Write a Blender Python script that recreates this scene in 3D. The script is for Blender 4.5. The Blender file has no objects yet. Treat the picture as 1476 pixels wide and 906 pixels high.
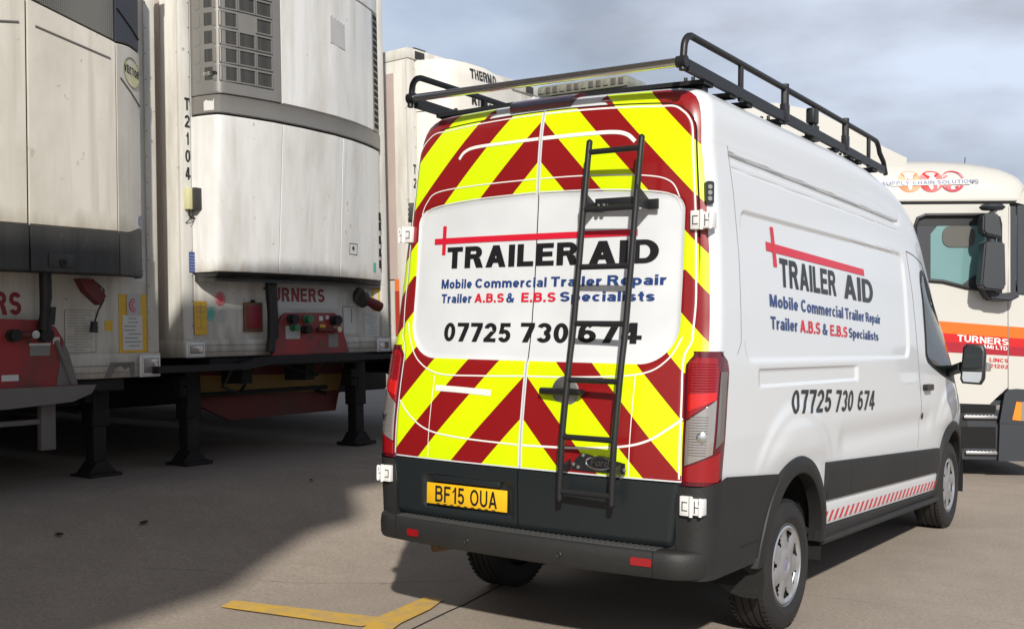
import bpy, bmesh, math, random
from mathutils import Vector, Matrix
random.seed(7)
R = math.radians
scene = bpy.context.scene
COL = scene.collection

# ------------------------------------------------------------------ camera
YAW, PITCH, ROLL = -0.5997, 0.0126, 0.0042
cam_d = bpy.data.cameras.new('camera')
cam = bpy.data.objects.new('camera', cam_d)
COL.objects.link(cam)
_f = Vector((math.sin(YAW)*math.cos(PITCH), math.cos(YAW)*math.cos(PITCH), math.sin(PITCH)))
_r = Vector((math.cos(YAW), -math.sin(YAW), 0))
_u = _r.cross(_f)
_r2 = math.cos(ROLL)*_r + math.sin(ROLL)*_u
_u2 = -math.sin(ROLL)*_r + math.cos(ROLL)*_u
cam.matrix_world = Matrix(((_r2.x, _u2.x, -_f.x, 3.0753), (_r2.y, _u2.y, -_f.y, -4.5309),
                           (_r2.z, _u2.z, -_f.z, 1.629), (0, 0, 0, 1)))
cam_d.sensor_width = 36
cam_d.lens = 1566.6/1476*36
cam_d.clip_start = 0.05
cam_d.clip_end = 3000
scene.camera = cam

# ------------------------------------------------------------------ light
LX, LY = -0.92, 1.24                       # horizontal travel of sunlight per metre of fall
elev = math.atan(1/math.hypot(LX, LY))
sun_d = bpy.data.lights.new('sun', 'SUN')
sun_d.energy = 4.75
sun_d.angle = R(1.6)
sun_d.color = (1.0, 0.95, 0.87)
sun = bpy.data.objects.new('sun', sun_d)
COL.objects.link(sun)
sun.rotation_euler = Vector((-LX, -LY, 1)).to_track_quat('Z', 'Y').to_euler()

world = bpy.data.worlds.new('World')
scene.world = world
world.use_nodes = True
wn = world.node_tree.nodes
wl = world.node_tree.links
wn.clear()
w_out = wn.new('ShaderNodeOutputWorld')
w_bg = wn.new('ShaderNodeBackground')
w_bg.inputs[1].default_value = 0.069
sky = wn.new('ShaderNodeTexSky')
sky.sky_type = 'NISHITA'
sky.sun_disc = False
sky.sun_elevation = elev
sky.sun_rotation = math.atan2(-LX, -LY)
sky.air_density = 1.0
sky.dust_density = 1.5
w_tc = wn.new('ShaderNodeTexCoord')
w_map = wn.new('ShaderNodeMapping')
w_map.inputs['Scale'].default_value = (1.0, 1.0, 2.6)
w_map.inputs['Location'].default_value = (0.35, 0.9, 0.2)
w_n1 = wn.new('ShaderNodeTexNoise')
w_n1.inputs['Scale'].default_value = 2.4
w_n1.inputs['Detail'].default_value = 7
w_n1.inputs['Roughness'].default_value = 0.52
w_r1 = wn.new('ShaderNodeValToRGB')
w_r1.color_ramp.elements[0].position = 0.38
w_r1.color_ramp.elements[0].color = (0.55, 0.55, 0.55, 1)
w_r1.color_ramp.elements[1].position = 0.62
w_r1.color_ramp.elements[1].color = (1.0, 1.0, 1.0, 1)
w_n2 = wn.new('ShaderNodeTexNoise')
w_n2.inputs['Scale'].default_value = 3.3
w_n2.inputs['Detail'].default_value = 6
w_r2 = wn.new('ShaderNodeValToRGB')
w_r2.color_ramp.elements[0].position = 0.42
w_r2.color_ramp.elements[0].color = (7.0, 7.6, 8.9, 1)
w_r2.color_ramp.elements[1].position = 0.62
w_r2.color_ramp.elements[1].color = (10.4, 11.7, 14.0, 1)
w_mix = wn.new('ShaderNodeMixRGB')
wl.new(w_tc.outputs['Generated'], w_map.inputs['Vector'])
wl.new(w_map.outputs[0], w_n1.inputs['Vector'])
wl.new(w_map.outputs[0], w_n2.inputs['Vector'])
wl.new(w_n1.outputs[0], w_r1.inputs[0])
wl.new(w_n2.outputs[0], w_r2.inputs[0])
w_sep = wn.new('ShaderNodeSeparateXYZ')          # cloud and haze thin out towards the zenith
w_mr = wn.new('ShaderNodeMapRange')
w_mr.inputs[1].default_value = 0.28; w_mr.inputs[2].default_value = 0.85
w_mr.inputs[3].default_value = 1.0; w_mr.inputs[4].default_value = 0.12
w_mul = wn.new('ShaderNodeMath'); w_mul.operation = 'MULTIPLY'
wl.new(w_tc.outputs['Generated'], w_sep.inputs[0])
wl.new(w_sep.outputs[2], w_mr.inputs[0])
wl.new(w_r1.outputs[0], w_mul.inputs[0]); wl.new(w_mr.outputs[0], w_mul.inputs[1])
wl.new(w_mul.outputs[0], w_mix.inputs[0])
wl.new(sky.outputs[0], w_mix.inputs[1])
wl.new(w_r2.outputs[0], w_mix.inputs[2])
wl.new(w_mix.outputs[0], w_bg.inputs[0])
wl.new(w_bg.outputs[0], w_out.inputs[0])

scene.view_settings.view_transform = 'Standard'
scene.view_settings.look = 'None'
scene.view_settings.exposure = 0.0
scene.view_settings.gamma = 1.0

# ------------------------------------------------------------------ materials
def new_mat(name):
    m = bpy.data.materials.new(name)
    m.use_nodes = True
    return m, m.node_tree.nodes, m.node_tree.links, m.node_tree.nodes['Principled BSDF']

def math_node(n, l, op, a, b=None, c=None):
    q = n.new('ShaderNodeMath'); q.operation = op
    for i, v in enumerate((a, b, c)):
        if v is None: continue
        if isinstance(v, (int, float)): q.inputs[i].default_value = v
        else: l.new(v, q.inputs[i])
    return q.outputs[0]

def pbr(name, col, rough=0.5, metal=0.0, var=0.06, scale=6.0, bump=0.0, coat=0.0, dirt=None, dirt_amt=0.0,
        stretch=(1, 1, 1), dirt_scale=1.6, emit=None, trans=0.0, spec=None, streak=0.9, low=None):
    m, n, l, b = new_mat(name)
    tc = n.new('ShaderNodeTexCoord')
    nz = n.new('ShaderNodeTexNoise')
    nz.inputs['Scale'].default_value = scale
    nz.inputs['Detail'].default_value = 5
    l.new(tc.outputs['Object'], nz.inputs['Vector'])
    mr = n.new('ShaderNodeMapRange')
    mr.inputs[3].default_value = 1-var
    mr.inputs[4].default_value = 1+var
    l.new(nz.outputs[0], mr.inputs[0])
    hs = n.new('ShaderNodeHueSaturation')
    hs.inputs['Color'].default_value = (*col, 1)
    l.new(mr.outputs[0], hs.inputs['Value'])
    out = hs.outputs[0]
    if dirt:
        mp = n.new('ShaderNodeMapping')
        mp.inputs['Scale'].default_value = stretch
        l.new(tc.outputs['Object'], mp.inputs[0])
        n2 = n.new('ShaderNodeTexNoise')
        n2.inputs['Scale'].default_value = dirt_scale
        n2.inputs['Detail'].default_value = 9
        n2.inputs['Roughness'].default_value = 0.65
        l.new(mp.outputs[0], n2.inputs['Vector'])
        rp = n.new('ShaderNodeMapRange')
        rp.inputs[1].default_value = 0.42
        rp.inputs[2].default_value = 0.72
        rp.inputs[4].default_value = dirt_amt
        l.new(n2.outputs[0], rp.inputs[0])
        n3 = n.new('ShaderNodeTexNoise')
        n3.inputs['Scale'].default_value = 14
        n3.inputs['Detail'].default_value = 3
        l.new(tc.outputs['Object'], n3.inputs['Vector'])
        r3 = n.new('ShaderNodeMapRange')
        r3.inputs[1].default_value = 0.70
        r3.inputs[2].default_value = 0.73
        r3.inputs[4].default_value = min(1, dirt_amt*1.2)
        l.new(n3.outputs[0], r3.inputs[0])
        # narrow run-down streaks
        mp2 = n.new('ShaderNodeMapping'); mp2.inputs['Scale'].default_value = (11, 11, .55)
        l.new(tc.outputs['Object'], mp2.inputs[0])
        n5 = n.new('ShaderNodeTexNoise'); n5.inputs['Scale'].default_value = 1.0; n5.inputs['Detail'].default_value = 6
        l.new(mp2.outputs[0], n5.inputs['Vector'])
        r6 = n.new('ShaderNodeMapRange'); r6.inputs[1].default_value = .52; r6.inputs[2].default_value = .76
        r6.inputs[4].default_value = dirt_amt*streak
        l.new(n5.outputs[0], r6.inputs[0])
        mxa = n.new('ShaderNodeMath'); mxa.operation = 'MAXIMUM'
        l.new(rp.outputs[0], mxa.inputs[0]); l.new(r6.outputs[0], mxa.inputs[1])
        mx0 = n.new('ShaderNodeMath'); mx0.operation = 'MAXIMUM'
        l.new(mxa.outputs[0], mx0.inputs[0]); l.new(r3.outputs[0], mx0.inputs[1])
        if low:      # road grime caught along the lower edge
            sz = n.new('ShaderNodeSeparateXYZ'); l.new(tc.outputs['Object'], sz.inputs[0])
            mpl = n.new('ShaderNodeMapping'); mpl.inputs['Scale'].default_value = (6, 6, 1.2)
            l.new(tc.outputs['Object'], mpl.inputs[0])
            nl = n.new('ShaderNodeTexNoise'); nl.inputs['Scale'].default_value = 1.5; nl.inputs['Detail'].default_value = 8
            l.new(mpl.outputs[0], nl.inputs['Vector'])
            zo = math_node(n, l, 'SUBTRACT', sz.outputs[2], math_node(n, l, 'MULTIPLY', math_node(n, l, 'SUBTRACT', nl.outputs[0], .5), (low[1]-low[0])*2.2))
            rl = n.new('ShaderNodeMapRange'); rl.inputs[1].default_value = low[0]; rl.inputs[2].default_value = low[1]
            rl.inputs[3].default_value = .85; rl.inputs[4].default_value = 0
            l.new(zo, rl.inputs[0])
            mx0b = n.new('ShaderNodeMath'); mx0b.operation = 'MAXIMUM'
            l.new(mx0.outputs[0], mx0b.inputs[0]); l.new(rl.outputs[0], mx0b.inputs[1]); mx0 = mx0b
        mx = n.new('ShaderNodeMixRGB')
        l.new(mx0.outputs[0], mx.inputs[0])
        l.new(out, mx.inputs[1])
        mx.inputs[2].default_value = (*dirt, 1)
        out = mx.outputs[0]
    l.new(out, b.inputs['Base Color'])
    b.inputs['Roughness'].default_value = rough
    b.inputs['Metallic'].default_value = metal
    if spec is not None: b.inputs['Specular IOR Level'].default_value = spec
    if coat: b.inputs['Coat Weight'].default_value = coat; b.inputs['Coat Roughness'].default_value = 0.06
    if bump:
        bp = n.new('ShaderNodeBump')
        bp.inputs['Strength'].default_value = bump
        bp.inputs['Distance'].default_value = 0.01
        n4 = n.new('ShaderNodeTexNoise')
        n4.inputs['Scale'].default_value = scale*12
        n4.inputs['Detail'].default_value = 6
        l.new(tc.outputs['Object'], n4.inputs['Vector'])
        l.new(n4.outputs[0], bp.inputs['Height'])
        l.new(bp.outputs[0], b.inputs['Normal'])
    if trans:
        b.inputs['Transmission Weight'].default_value = trans
    if emit:
        b.inputs['Emission Color'].default_value = (*emit[0], 1)
        b.inputs['Emission Strength'].default_value = emit[1]
    return m

M = {}
M['white_paint'] = pbr('white_paint', (0.68, 0.705, 0.73), 0.30, var=0.012, coat=0.6, scale=1.5)
M['white_plastic'] = pbr('white_plastic', (0.74, 0.74, 0.73), 0.4, var=0.04)
M['vinyl_line'] = pbr('vinyl_line', (0.80, 0.78, 0.76), 0.35, var=0.02)
M['black_text'] = pbr('black_text', (0.012, 0.012, 0.014), 0.35, var=0.02)
M['blue_text'] = pbr('blue_text', (0.018, 0.05, 0.19), 0.35, var=0.02)
M['red_text'] = pbr('red_text', (0.62, 0.012, 0.035), 0.35, var=0.02)
M['seam_grey'] = pbr('seam_grey', (0.16, 0.16, 0.165), 0.6)
M['dark_plastic'] = pbr('dark_plastic', (0.013, 0.0135, 0.0135), 0.6, var=0.12, bump=0.15, scale=5, dirt=(0.045, 0.04, 0.036), dirt_amt=0.25, streak=.2)
M['dark_paint'] = pbr('dark_paint', (0.013, 0.017, 0.019), 0.33, var=0.05)
M['black_powder'] = pbr('black_powder', (0.014, 0.015, 0.017), 0.45, var=0.1, scale=20)
M['rubber'] = pbr('rubber', (0.012, 0.012, 0.013), 0.7, var=0.15, bump=0.2, scale=8, dirt=(0.05, 0.045, 0.04), dirt_amt=0.25)
M['chrome'] = pbr('chrome', (0.80, 0.82, 0.81), 0.17, 1.0, var=0.02)
M['steel'] = pbr('steel', (0.42, 0.42, 0.42), 0.38, 0.9, var=0.12, scale=12)
M['hub_silver'] = pbr('hub_silver', (0.45, 0.46, 0.48), 0.30, 0.65, var=0.06, scale=9)
M['black_void'] = pbr('black_void', (0.006, 0.006, 0.006), 0.9, var=0.05)
M['glass_dark'] = pbr('glass_dark', (0.012, 0.016, 0.017), 0.04, var=0.02, spec=0.6)
M['lamp_red'] = pbr('lamp_red', (0.27, 0.004, 0.008), 0.12, var=0.10, scale=18, coat=1.0)
M['lamp_red_deep'] = pbr('lamp_red_deep', (0.10, 0.003, 0.010), 0.15, var=0.12, scale=30, coat=1.0)
M['lamp_bright'] = pbr('lamp_bright', (0.58, 0.010, 0.008), 0.15, var=0.12, scale=40, coat=1.0)
M['lamp_clear'] = pbr('lamp_clear', (0.42, 0.39, 0.37), 0.12, 0.55, var=0.12, scale=9, coat=1.0)
M['lamp_smoke'] = pbr('lamp_smoke', (0.20, 0.18, 0.17), 0.15, 0.4, var=0.1, coat=1.0)
M['step_tread'] = pbr('step_tread', (0.06, 0.062, 0.062), 0.55, var=0.1, scale=15)
M['lamp_amber'] = pbr('lamp_amber', (0.8, 0.25, 0.02), 0.2, var=0.1, coat=1.0)
M['plate_yellow'] = pbr('plate_yellow', (0.78, 0.45, 0.012), 0.35, var=0.04)
M['beacon'] = pbr('beacon', (0.26, 0.27, 0.22), 0.12, 0.1, var=0.35, scale=22, coat=1.0)
M['brake_hi'] = pbr('brake_hi', (0.06, 0.004, 0.010), 0.10, var=0.1, coat=1.0)

M['trailer_cream'] = pbr('trailer_cream', (0.62, 0.595, 0.53), 0.45, var=0.05, scale=2.5, dirt=(0.27, 0.235, 0.18), dirt_amt=0.60, stretch=(2.2, 2.2, 0.55), low=(.84, 1.10))
M['trailer_white'] = pbr('trailer_white', (0.66, 0.645, 0.60), 0.42, var=0.05, scale=2.0, dirt=(0.30, 0.265, 0.21), dirt_amt=0.62, stretch=(3.0, 3.0, 0.45), low=(.98, 1.24))
M['unit_cream'] = pbr('unit_cream', (0.63, 0.60, 0.535), 0.38, var=0.04, scale=1.5, dirt=(0.38, 0.345, 0.27), dirt_amt=0.60, stretch=(1.5, 1.5, 0.8), dirt_scale=1.1, low=(1.93, 2.10))
M['unit_white'] = pbr('unit_white', (0.70, 0.70, 0.69), 0.36, var=0.03, scale=1.5, dirt=(0.42, 0.385, 0.32), dirt_amt=0.60, stretch=(2.5, 2.5, 0.6), dirt_scale=1.3, low=(1.69, 1.84))
M['unit_white_far'] = pbr('unit_white_far', (0.74, 0.71, 0.64), 0.4, var=0.03, scale=1.5)
M['unit_grey'] = pbr('unit_grey', (0.215, 0.21, 0.20), 0.42, 0.30, var=0.08, scale=3, dirt=(0.22, 0.19, 0.15), dirt_amt=0.45, stretch=(3, 3, 0.8))
M['unit_black'] = pbr('unit_black', (0.028, 0.028, 0.027), 0.5, var=0.15, scale=3, dirt=(0.10, 0.095, 0.08), dirt_amt=0.45, stretch=(4, 4, 0.4))
M['unit_blue'] = pbr('unit_blue', (0.040, 0.045, 0.060), 0.42, var=0.08)
M['mesh_grey'] = pbr('mesh_grey', (0.10, 0.10, 0.09), 0.6, 0.3, var=0.1)
M['red_panel'] = pbr('red_panel', (0.34, 0.028, 0.032), 0.5, var=0.10, scale=4, dirt=(0.07, 0.05, 0.045), dirt_amt=0.9, dirt_scale=3.2)
M['red_dark'] = pbr('red_dark', (0.13, 0.013, 0.011), 0.6, var=0.15, scale=4, dirt=(0.05, 0.04, 0.03), dirt_amt=0.5)
M['yellow_dull'] = pbr('yellow_dull', (0.30, 0.18, 0.04), 0.6, var=0.15, scale=4, dirt=(0.12, 0.09, 0.05), dirt_amt=0.4)
M['maroon_text'] = pbr('maroon_text', (0.24, 0.02, 0.03), 0.5, var=0.12, scale=20)
M['sticker_yellow'] = pbr('sticker_yellow', (0.70, 0.42, 0.03), 0.5, var=0.10, scale=12)
M['sticker_white'] = pbr('sticker_white', (0.60, 0.60, 0.57), 0.6, var=0.05, scale=8)
M['sticker_grey'] = pbr('sticker_grey', (0.45, 0.45, 0.45), 0.6, var=0.05, scale=8)
M['print_grey'] = pbr('print_grey', (0.22, 0.22, 0.21), 0.6, var=0.05)
M['sticker_blue'] = pbr('sticker_blue', (0.03, 0.06, 0.24), 0.5, var=0.15, scale=30)
M['sticker_green'] = pbr('sticker_green', (0.10, 0.42, 0.33), 0.5, var=0.08)
M['sticker_pink'] = pbr('sticker_pink', (0.62, 0.10, 0.12), 0.5, var=0.08)
M['purple'] = pbr('purple', (0.22, 0.20, 0.30), 0.5, var=0.1)
M['badge_yellow'] = pbr('badge_yellow', (0.60, 0.58, 0.33), 0.4, var=0.05)
M['pink_tape'] = pbr('pink_tape', (0.50, 0.41, 0.38), 0.5, var=0.06, scale=4, dirt=(0.36, 0.28, 0.25), dirt_amt=0.4)
M['red_tape'] = pbr('red_tape', (0.42, 0.05, 0.03), 0.45, var=0.08)
M['chassis'] = pbr('chassis', (0.012, 0.0115, 0.011), 0.7, var=0.2, scale=5)
M['chassis_grey'] = pbr('chassis_grey', (0.16, 0.15, 0.14), 0.6, var=0.2, scale=5)
M['hose_black'] = pbr('hose_black', (0.015, 0.015, 0.015), 0.5, var=0.1)
M['rust'] = pbr('rust', (0.16, 0.09, 0.05), 0.8, var=0.3, scale=20)
M['green_hose'] = pbr('green_hose', (0.03, 0.16, 0.07), 0.5, var=0.1)
M['truck_cream'] = pbr('truck_cream', (0.56, 0.55, 0.51), 0.28, var=0.015, coat=0.5, scale=1.2)
M['truck_dark'] = pbr('truck_dark', (0.028, 0.032, 0.040), 0.5, var=0.12, scale=4)
M['orange'] = pbr('orange', (0.78, 0.15, 0.012), 0.35, var=0.02)
M['truck_red'] = pbr('truck_red', (0.56, 0.010, 0.012), 0.35, var=0.02)
M['deep_red'] = pbr('deep_red', (0.36, 0.010, 0.025), 0.35, var=0.02)
M['logo_orange'] = pbr('logo_orange', (0.76, 0.20, 0.05), 0.35, var=0.02)
M['logo_crimson'] = pbr('logo_crimson', (0.50, 0.03, 0.06), 0.35, var=0.02)
M['line_yellow'] = pbr('line_yellow', (0.62, 0.38, 0.055), 0.75, var=0.10, scale=5, dirt=(0.33, 0.28, 0.20), dirt_amt=0.75, dirt_scale=9, streak=0)
M['caster_grey'] = pbr('caster_grey', (0.34, 0.30, 0.27), 0.8, var=0.1)  # plain colour of the added shade caster
M['cab_glass'] = pbr('cab_glass', (0.16, 0.29, 0.29), 0.03, var=0.15, scale=1.5, spec=0.7)
M['seat_dark'] = pbr('seat_dark', (0.03, 0.035, 0.04), 0.6, var=0.1)

# grille mesh material: fine perforation
def perf(name, c0, c1, sc):
    m, n, l, b = new_mat(name)
    tc = n.new('ShaderNodeTexCoord')
    v = n.new('ShaderNodeTexVoronoi')
    v.inputs['Scale'].default_value = sc
    v.inputs['Randomness'].default_value = 0.0
    l.new(tc.outputs['Object'], v.inputs['Vector'])
    r = n.new('ShaderNodeValToRGB')
    r.color_ramp.elements[0].position = 0.28
    r.color_ramp.elements[0].color = (*c0, 1)
    r.color_ramp.elements[1].position = 0.40
    r.color_ramp.elements[1].color = (*c1, 1)
    l.new(v.outputs['Distance'], r.inputs[0])
    l.new(r.outputs[0], b.inputs['Base Color'])
    b.inputs['Roughness'].default_value = 0.6
    return m
M['perforated'] = perf('perforated', (0.03, 0.03, 0.03), (0.13, 0.13, 0.12), 60)
M['vent_dark'] = perf('vent_dark', (0.012, 0.012, 0.012), (0.045, 0.045, 0.042), 70)

# red and yellow chevron vinyl, white where the vinyl stops; pattern lives in the body's own x/z
def chevron_material(name, panel):
    m, n, l, b = new_mat(name)
    tc = n.new('ShaderNodeTexCoord'); sp = n.new('ShaderNodeSeparateXYZ')
    l.new(tc.outputs['Object'], sp.inputs[0])
    X, Z = sp.outputs[0], sp.outputs[2]
    mt = lambda op, a, b_=None, c=None: math_node(n, l, op, a, b_, c)
    ax = mt('ABSOLUTE', X)
    c = mt('ADD', Z, mt('MULTIPLY', ax, 1.048))
    up = mt('GREATER_THAN', Z, 1.9)
    s1 = mt('DIVIDE', mt('SUBTRACT', c, 2.485), 0.466)
    s2 = mt('DIVIDE', mt('SUBTRACT', c, 1.163), 0.4645)
    s = mt('ADD', mt('MULTIPLY', s1, up), mt('MULTIPLY', s2, mt('SUBTRACT', 1, up)))
    fr = mt('FRACT', mt('ADD', s, 20))
    red = mt('LESS_THAN', fr, 0.465)
    mx = n.new('ShaderNodeMixRGB')
    l.new(red, mx.inputs[0])
    mx.inputs[1].default_value = (0.69, 0.90, 0.0, 1)
    mx.inputs[2].default_value = (0.25, 0.006, 0.008, 1)
    white = mt('LESS_THAN', ax, 0.011)
    if panel:
        # rounded panel: larger radius at the bottom
        low = mt('LESS_THAN', Z, 1.87)
        rad = mt('ADD', 0.075, mt('MULTIPLY', low, 0.12))
        zz = mt('ADD', Z, mt('MULTIPLY', mt('MULTIPLY', mt('MULTIPLY', ax, ax), 0.075), up))
        qx = mt('MAXIMUM', mt('ADD', mt('SUBTRACT', ax, 0.818), rad), 0)
        qz = mt('MAXIMUM', mt('ADD', mt('SUBTRACT', mt('ABSOLUTE', mt('SUBTRACT', zz, 1.879)), 0.432), rad), 0)
        d = mt('SUBTRACT', mt('SQRT', mt('ADD', mt('MULTIPLY', qx, qx), mt('MULTIPLY', qz, qz))), rad)
        inside = mt('LESS_THAN', d, 0)
        white = mt('MAXIMUM', white, inside)
        white = mt('MAXIMUM', white, mt('LESS_THAN', Z, 0.912))
    m2 = n.new('ShaderNodeMixRGB')
    l.new(white, m2.inputs[0]); l.new(mx.outputs[0], m2.inputs[1])
    m2.inputs[2].default_value = (0.68, 0.705, 0.73, 1)
    nz = n.new('ShaderNodeTexNoise'); nz.inputs['Scale'].default_value = 3.5; nz.inputs['Detail'].default_value = 8
    l.new(tc.outputs['Object'], nz.inputs['Vector'])
    nr = n.new('ShaderNodeMapRange'); nr.inputs[1].default_value = .3; nr.inputs[2].default_value = .7
    nr.inputs[3].default_value = .93; nr.inputs[4].default_value = 1.03
    l.new(nz.outputs[0], nr.inputs[0])
    hv = n.new('ShaderNodeHueSaturation'); l.new(nr.outputs[0], hv.inputs['Value']); l.new(m2.outputs[0], hv.inputs['Color'])
    l.new(hv.outputs[0], b.inputs['Base Color'])
    b.inputs['Roughness'].default_value = 0.32
    b.inputs['Coat Weight'].default_value = 0.5
    b.inputs['Coat Roughness'].default_value = 0.08
    return m
M['chevron_door'] = chevron_material('chevron_door', True)
M['chevron_edge'] = chevron_material('chevron_edge', False)

# ground
def ground_material():
    m, n, l, b = new_mat('ground_concrete')
    tc = n.new('ShaderNodeTexCoord')
    def noise(sc, det=6, ro=0.6):
        q = n.new('ShaderNodeTexNoise')
        q.inputs['Scale'].default_value = sc; q.inputs['Detail'].default_value = det
        q.inputs['Roughness'].default_value = ro
        l.new(tc.outputs['Object'], q.inputs['Vector']); return q
    big, mid, fine = noise(0.45, 5), noise(2.6, 8, 0.65), noise(46, 6, 0.8)
    grit = n.new('ShaderNodeTexVoronoi'); grit.inputs['Scale'].default_value = 95
    l.new(tc.outputs['Object'], grit.inputs['Vector'])
    r1 = n.new('ShaderNodeValToRGB')
    r1.color_ramp.elements[0].position = 0.3; r1.color_ramp.elements[0].color = (0.285, 0.240, 0.196, 1)
    r1.color_ramp.elements[1].position = 0.7; r1.color_ramp.elements[1].color = (0.355, 0.302, 0.250, 1)
    l.new(big.outputs[0], r1.inputs[0])
    m1 = n.new('ShaderNodeMixRGB'); m1.blend_type = 'MULTIPLY'; m1.inputs[0].default_value = 1
    r2 = n.new('ShaderNodeMapRange'); r2.inputs[1].default_value = .3; r2.inputs[2].default_value = .7
    r2.inputs[3].default_value = 0.90; r2.inputs[4].default_value = 1.06
    l.new(mid.outputs[0], r2.inputs[0]); l.new(r1.outputs[0], m1.inputs[1]); l.new(r2.outputs[0], m1.inputs[2])
    m2 = n.new('ShaderNodeMixRGB'); m2.blend_type = 'MULTIPLY'; m2.inputs[0].default_value = 1
    r3 = n.new('ShaderNodeMapRange'); r3.inputs[1].default_value = .38; r3.inputs[2].default_value = .62
    r3.inputs[3].default_value = 0.80; r3.inputs[4].default_value = 1.17
    l.new(fine.outputs[0], r3.inputs[0]); l.new(m1.outputs[0], m2.inputs[1]); l.new(r3.outputs[0], m2.inputs[2])
    # pale grit specks and dark stains
    r4 = n.new('ShaderNodeMapRange'); r4.inputs[1].default_value = .10; r4.inputs[2].default_value = .16
    r4.inputs[3].default_value = 0.30; r4.inputs[4].default_value = 0.0
    l.new(grit.outputs['Distance'], r4.inputs[0])
    m3 = n.new('ShaderNodeMixRGB'); m3.inputs[2].default_value = (0.60, 0.54, 0.47, 1)
    l.new(r4.outputs[0], m3.inputs[0]); l.new(m2.outputs[0], m3.inputs[1])
    st = noise(1.1, 7, 0.7)
    r5 = n.new('ShaderNodeMapRange'); r5.inputs[1].default_value = .60; r5.inputs[2].default_value = .72
    r5.inputs[4].default_value = 0.45
    l.new(st.outputs[0], r5.inputs[0])
    m4 = n.new('ShaderNodeMixRGB'); m4.inputs[2].default_value = (0.21, 0.178, 0.15, 1)
    l.new(r5.outputs[0], m4.inputs[0]); l.new(m3.outputs[0], m4.inputs[1])
    wv = noise(0.9, 5, 0.6)
    va = n.new('ShaderNodeMixRGB'); va.inputs[0].default_value = 0.30
    l.new(tc.outputs['Object'], va.inputs[1]); l.new(wv.outputs['Color'], va.inputs[2])
    cr = n.new('ShaderNodeTexVoronoi'); cr.feature = 'DISTANCE_TO_EDGE'; cr.inputs['Scale'].default_value = 0.42
    l.new(va.outputs[0], cr.inputs['Vector'])
    r7 = n.new('ShaderNodeMapRange'); r7.inputs[1].default_value = 0.0005; r7.inputs[2].default_value = 0.0022
    r7.inputs[3].default_value = 0.55; r7.inputs[4].default_value = 0.0
    l.new(cr.outputs['Distance'], r7.inputs[0])
    gate = n.new('ShaderNodeMapRange'); gate.inputs[1].default_value = .48; gate.inputs[2].default_value = .56
    l.new(big.outputs[0], gate.inputs[0])
    mg = n.new('ShaderNodeMath'); mg.operation = 'MULTIPLY'
    l.new(r7.outputs[0], mg.inputs[0]); l.new(gate.outputs[0], mg.inputs[1])
    m5 = n.new('ShaderNodeMixRGB'); m5.inputs[2].default_value = (0.10, 0.085, 0.07, 1)
    l.new(mg.outputs[0], m5.inputs[0]); l.new(m4.outputs[0], m5.inputs[1])
    # tiny dark flecks
    fv = n.new('ShaderNodeTexVoronoi'); fv.inputs['Scale'].default_value = 13
    l.new(tc.outputs['Object'], fv.inputs['Vector'])
    r8 = n.new('ShaderNodeMapRange'); r8.inputs[1].default_value = .06; r8.inputs[2].default_value = .10
    r8.inputs[3].default_value = 0.55; r8.inputs[4].default_value = 0.0
    l.new(fv.outputs['Distance'], r8.inputs[0])
    m6 = n.new('ShaderNodeMixRGB'); m6.inputs[2].default_value = (0.13, 0.11, 0.09, 1)
    l.new(r8.outputs[0], m6.inputs[0]); l.new(m5.outputs[0], m6.inputs[1])
    l.new(m6.outputs[0], b.inputs['Base Color'])
    b.inputs['Roughness'].default_value = 0.88
    bp = n.new('ShaderNodeBump'); bp.inputs['Strength'].default_value = 0.45; bp.inputs['Distance'].default_value = 0.006
    l.new(fine.outputs[0], bp.inputs['Height']); l.new(bp.outputs[0], b.inputs['Normal'])
    return m
M['ground'] = ground_material()

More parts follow.
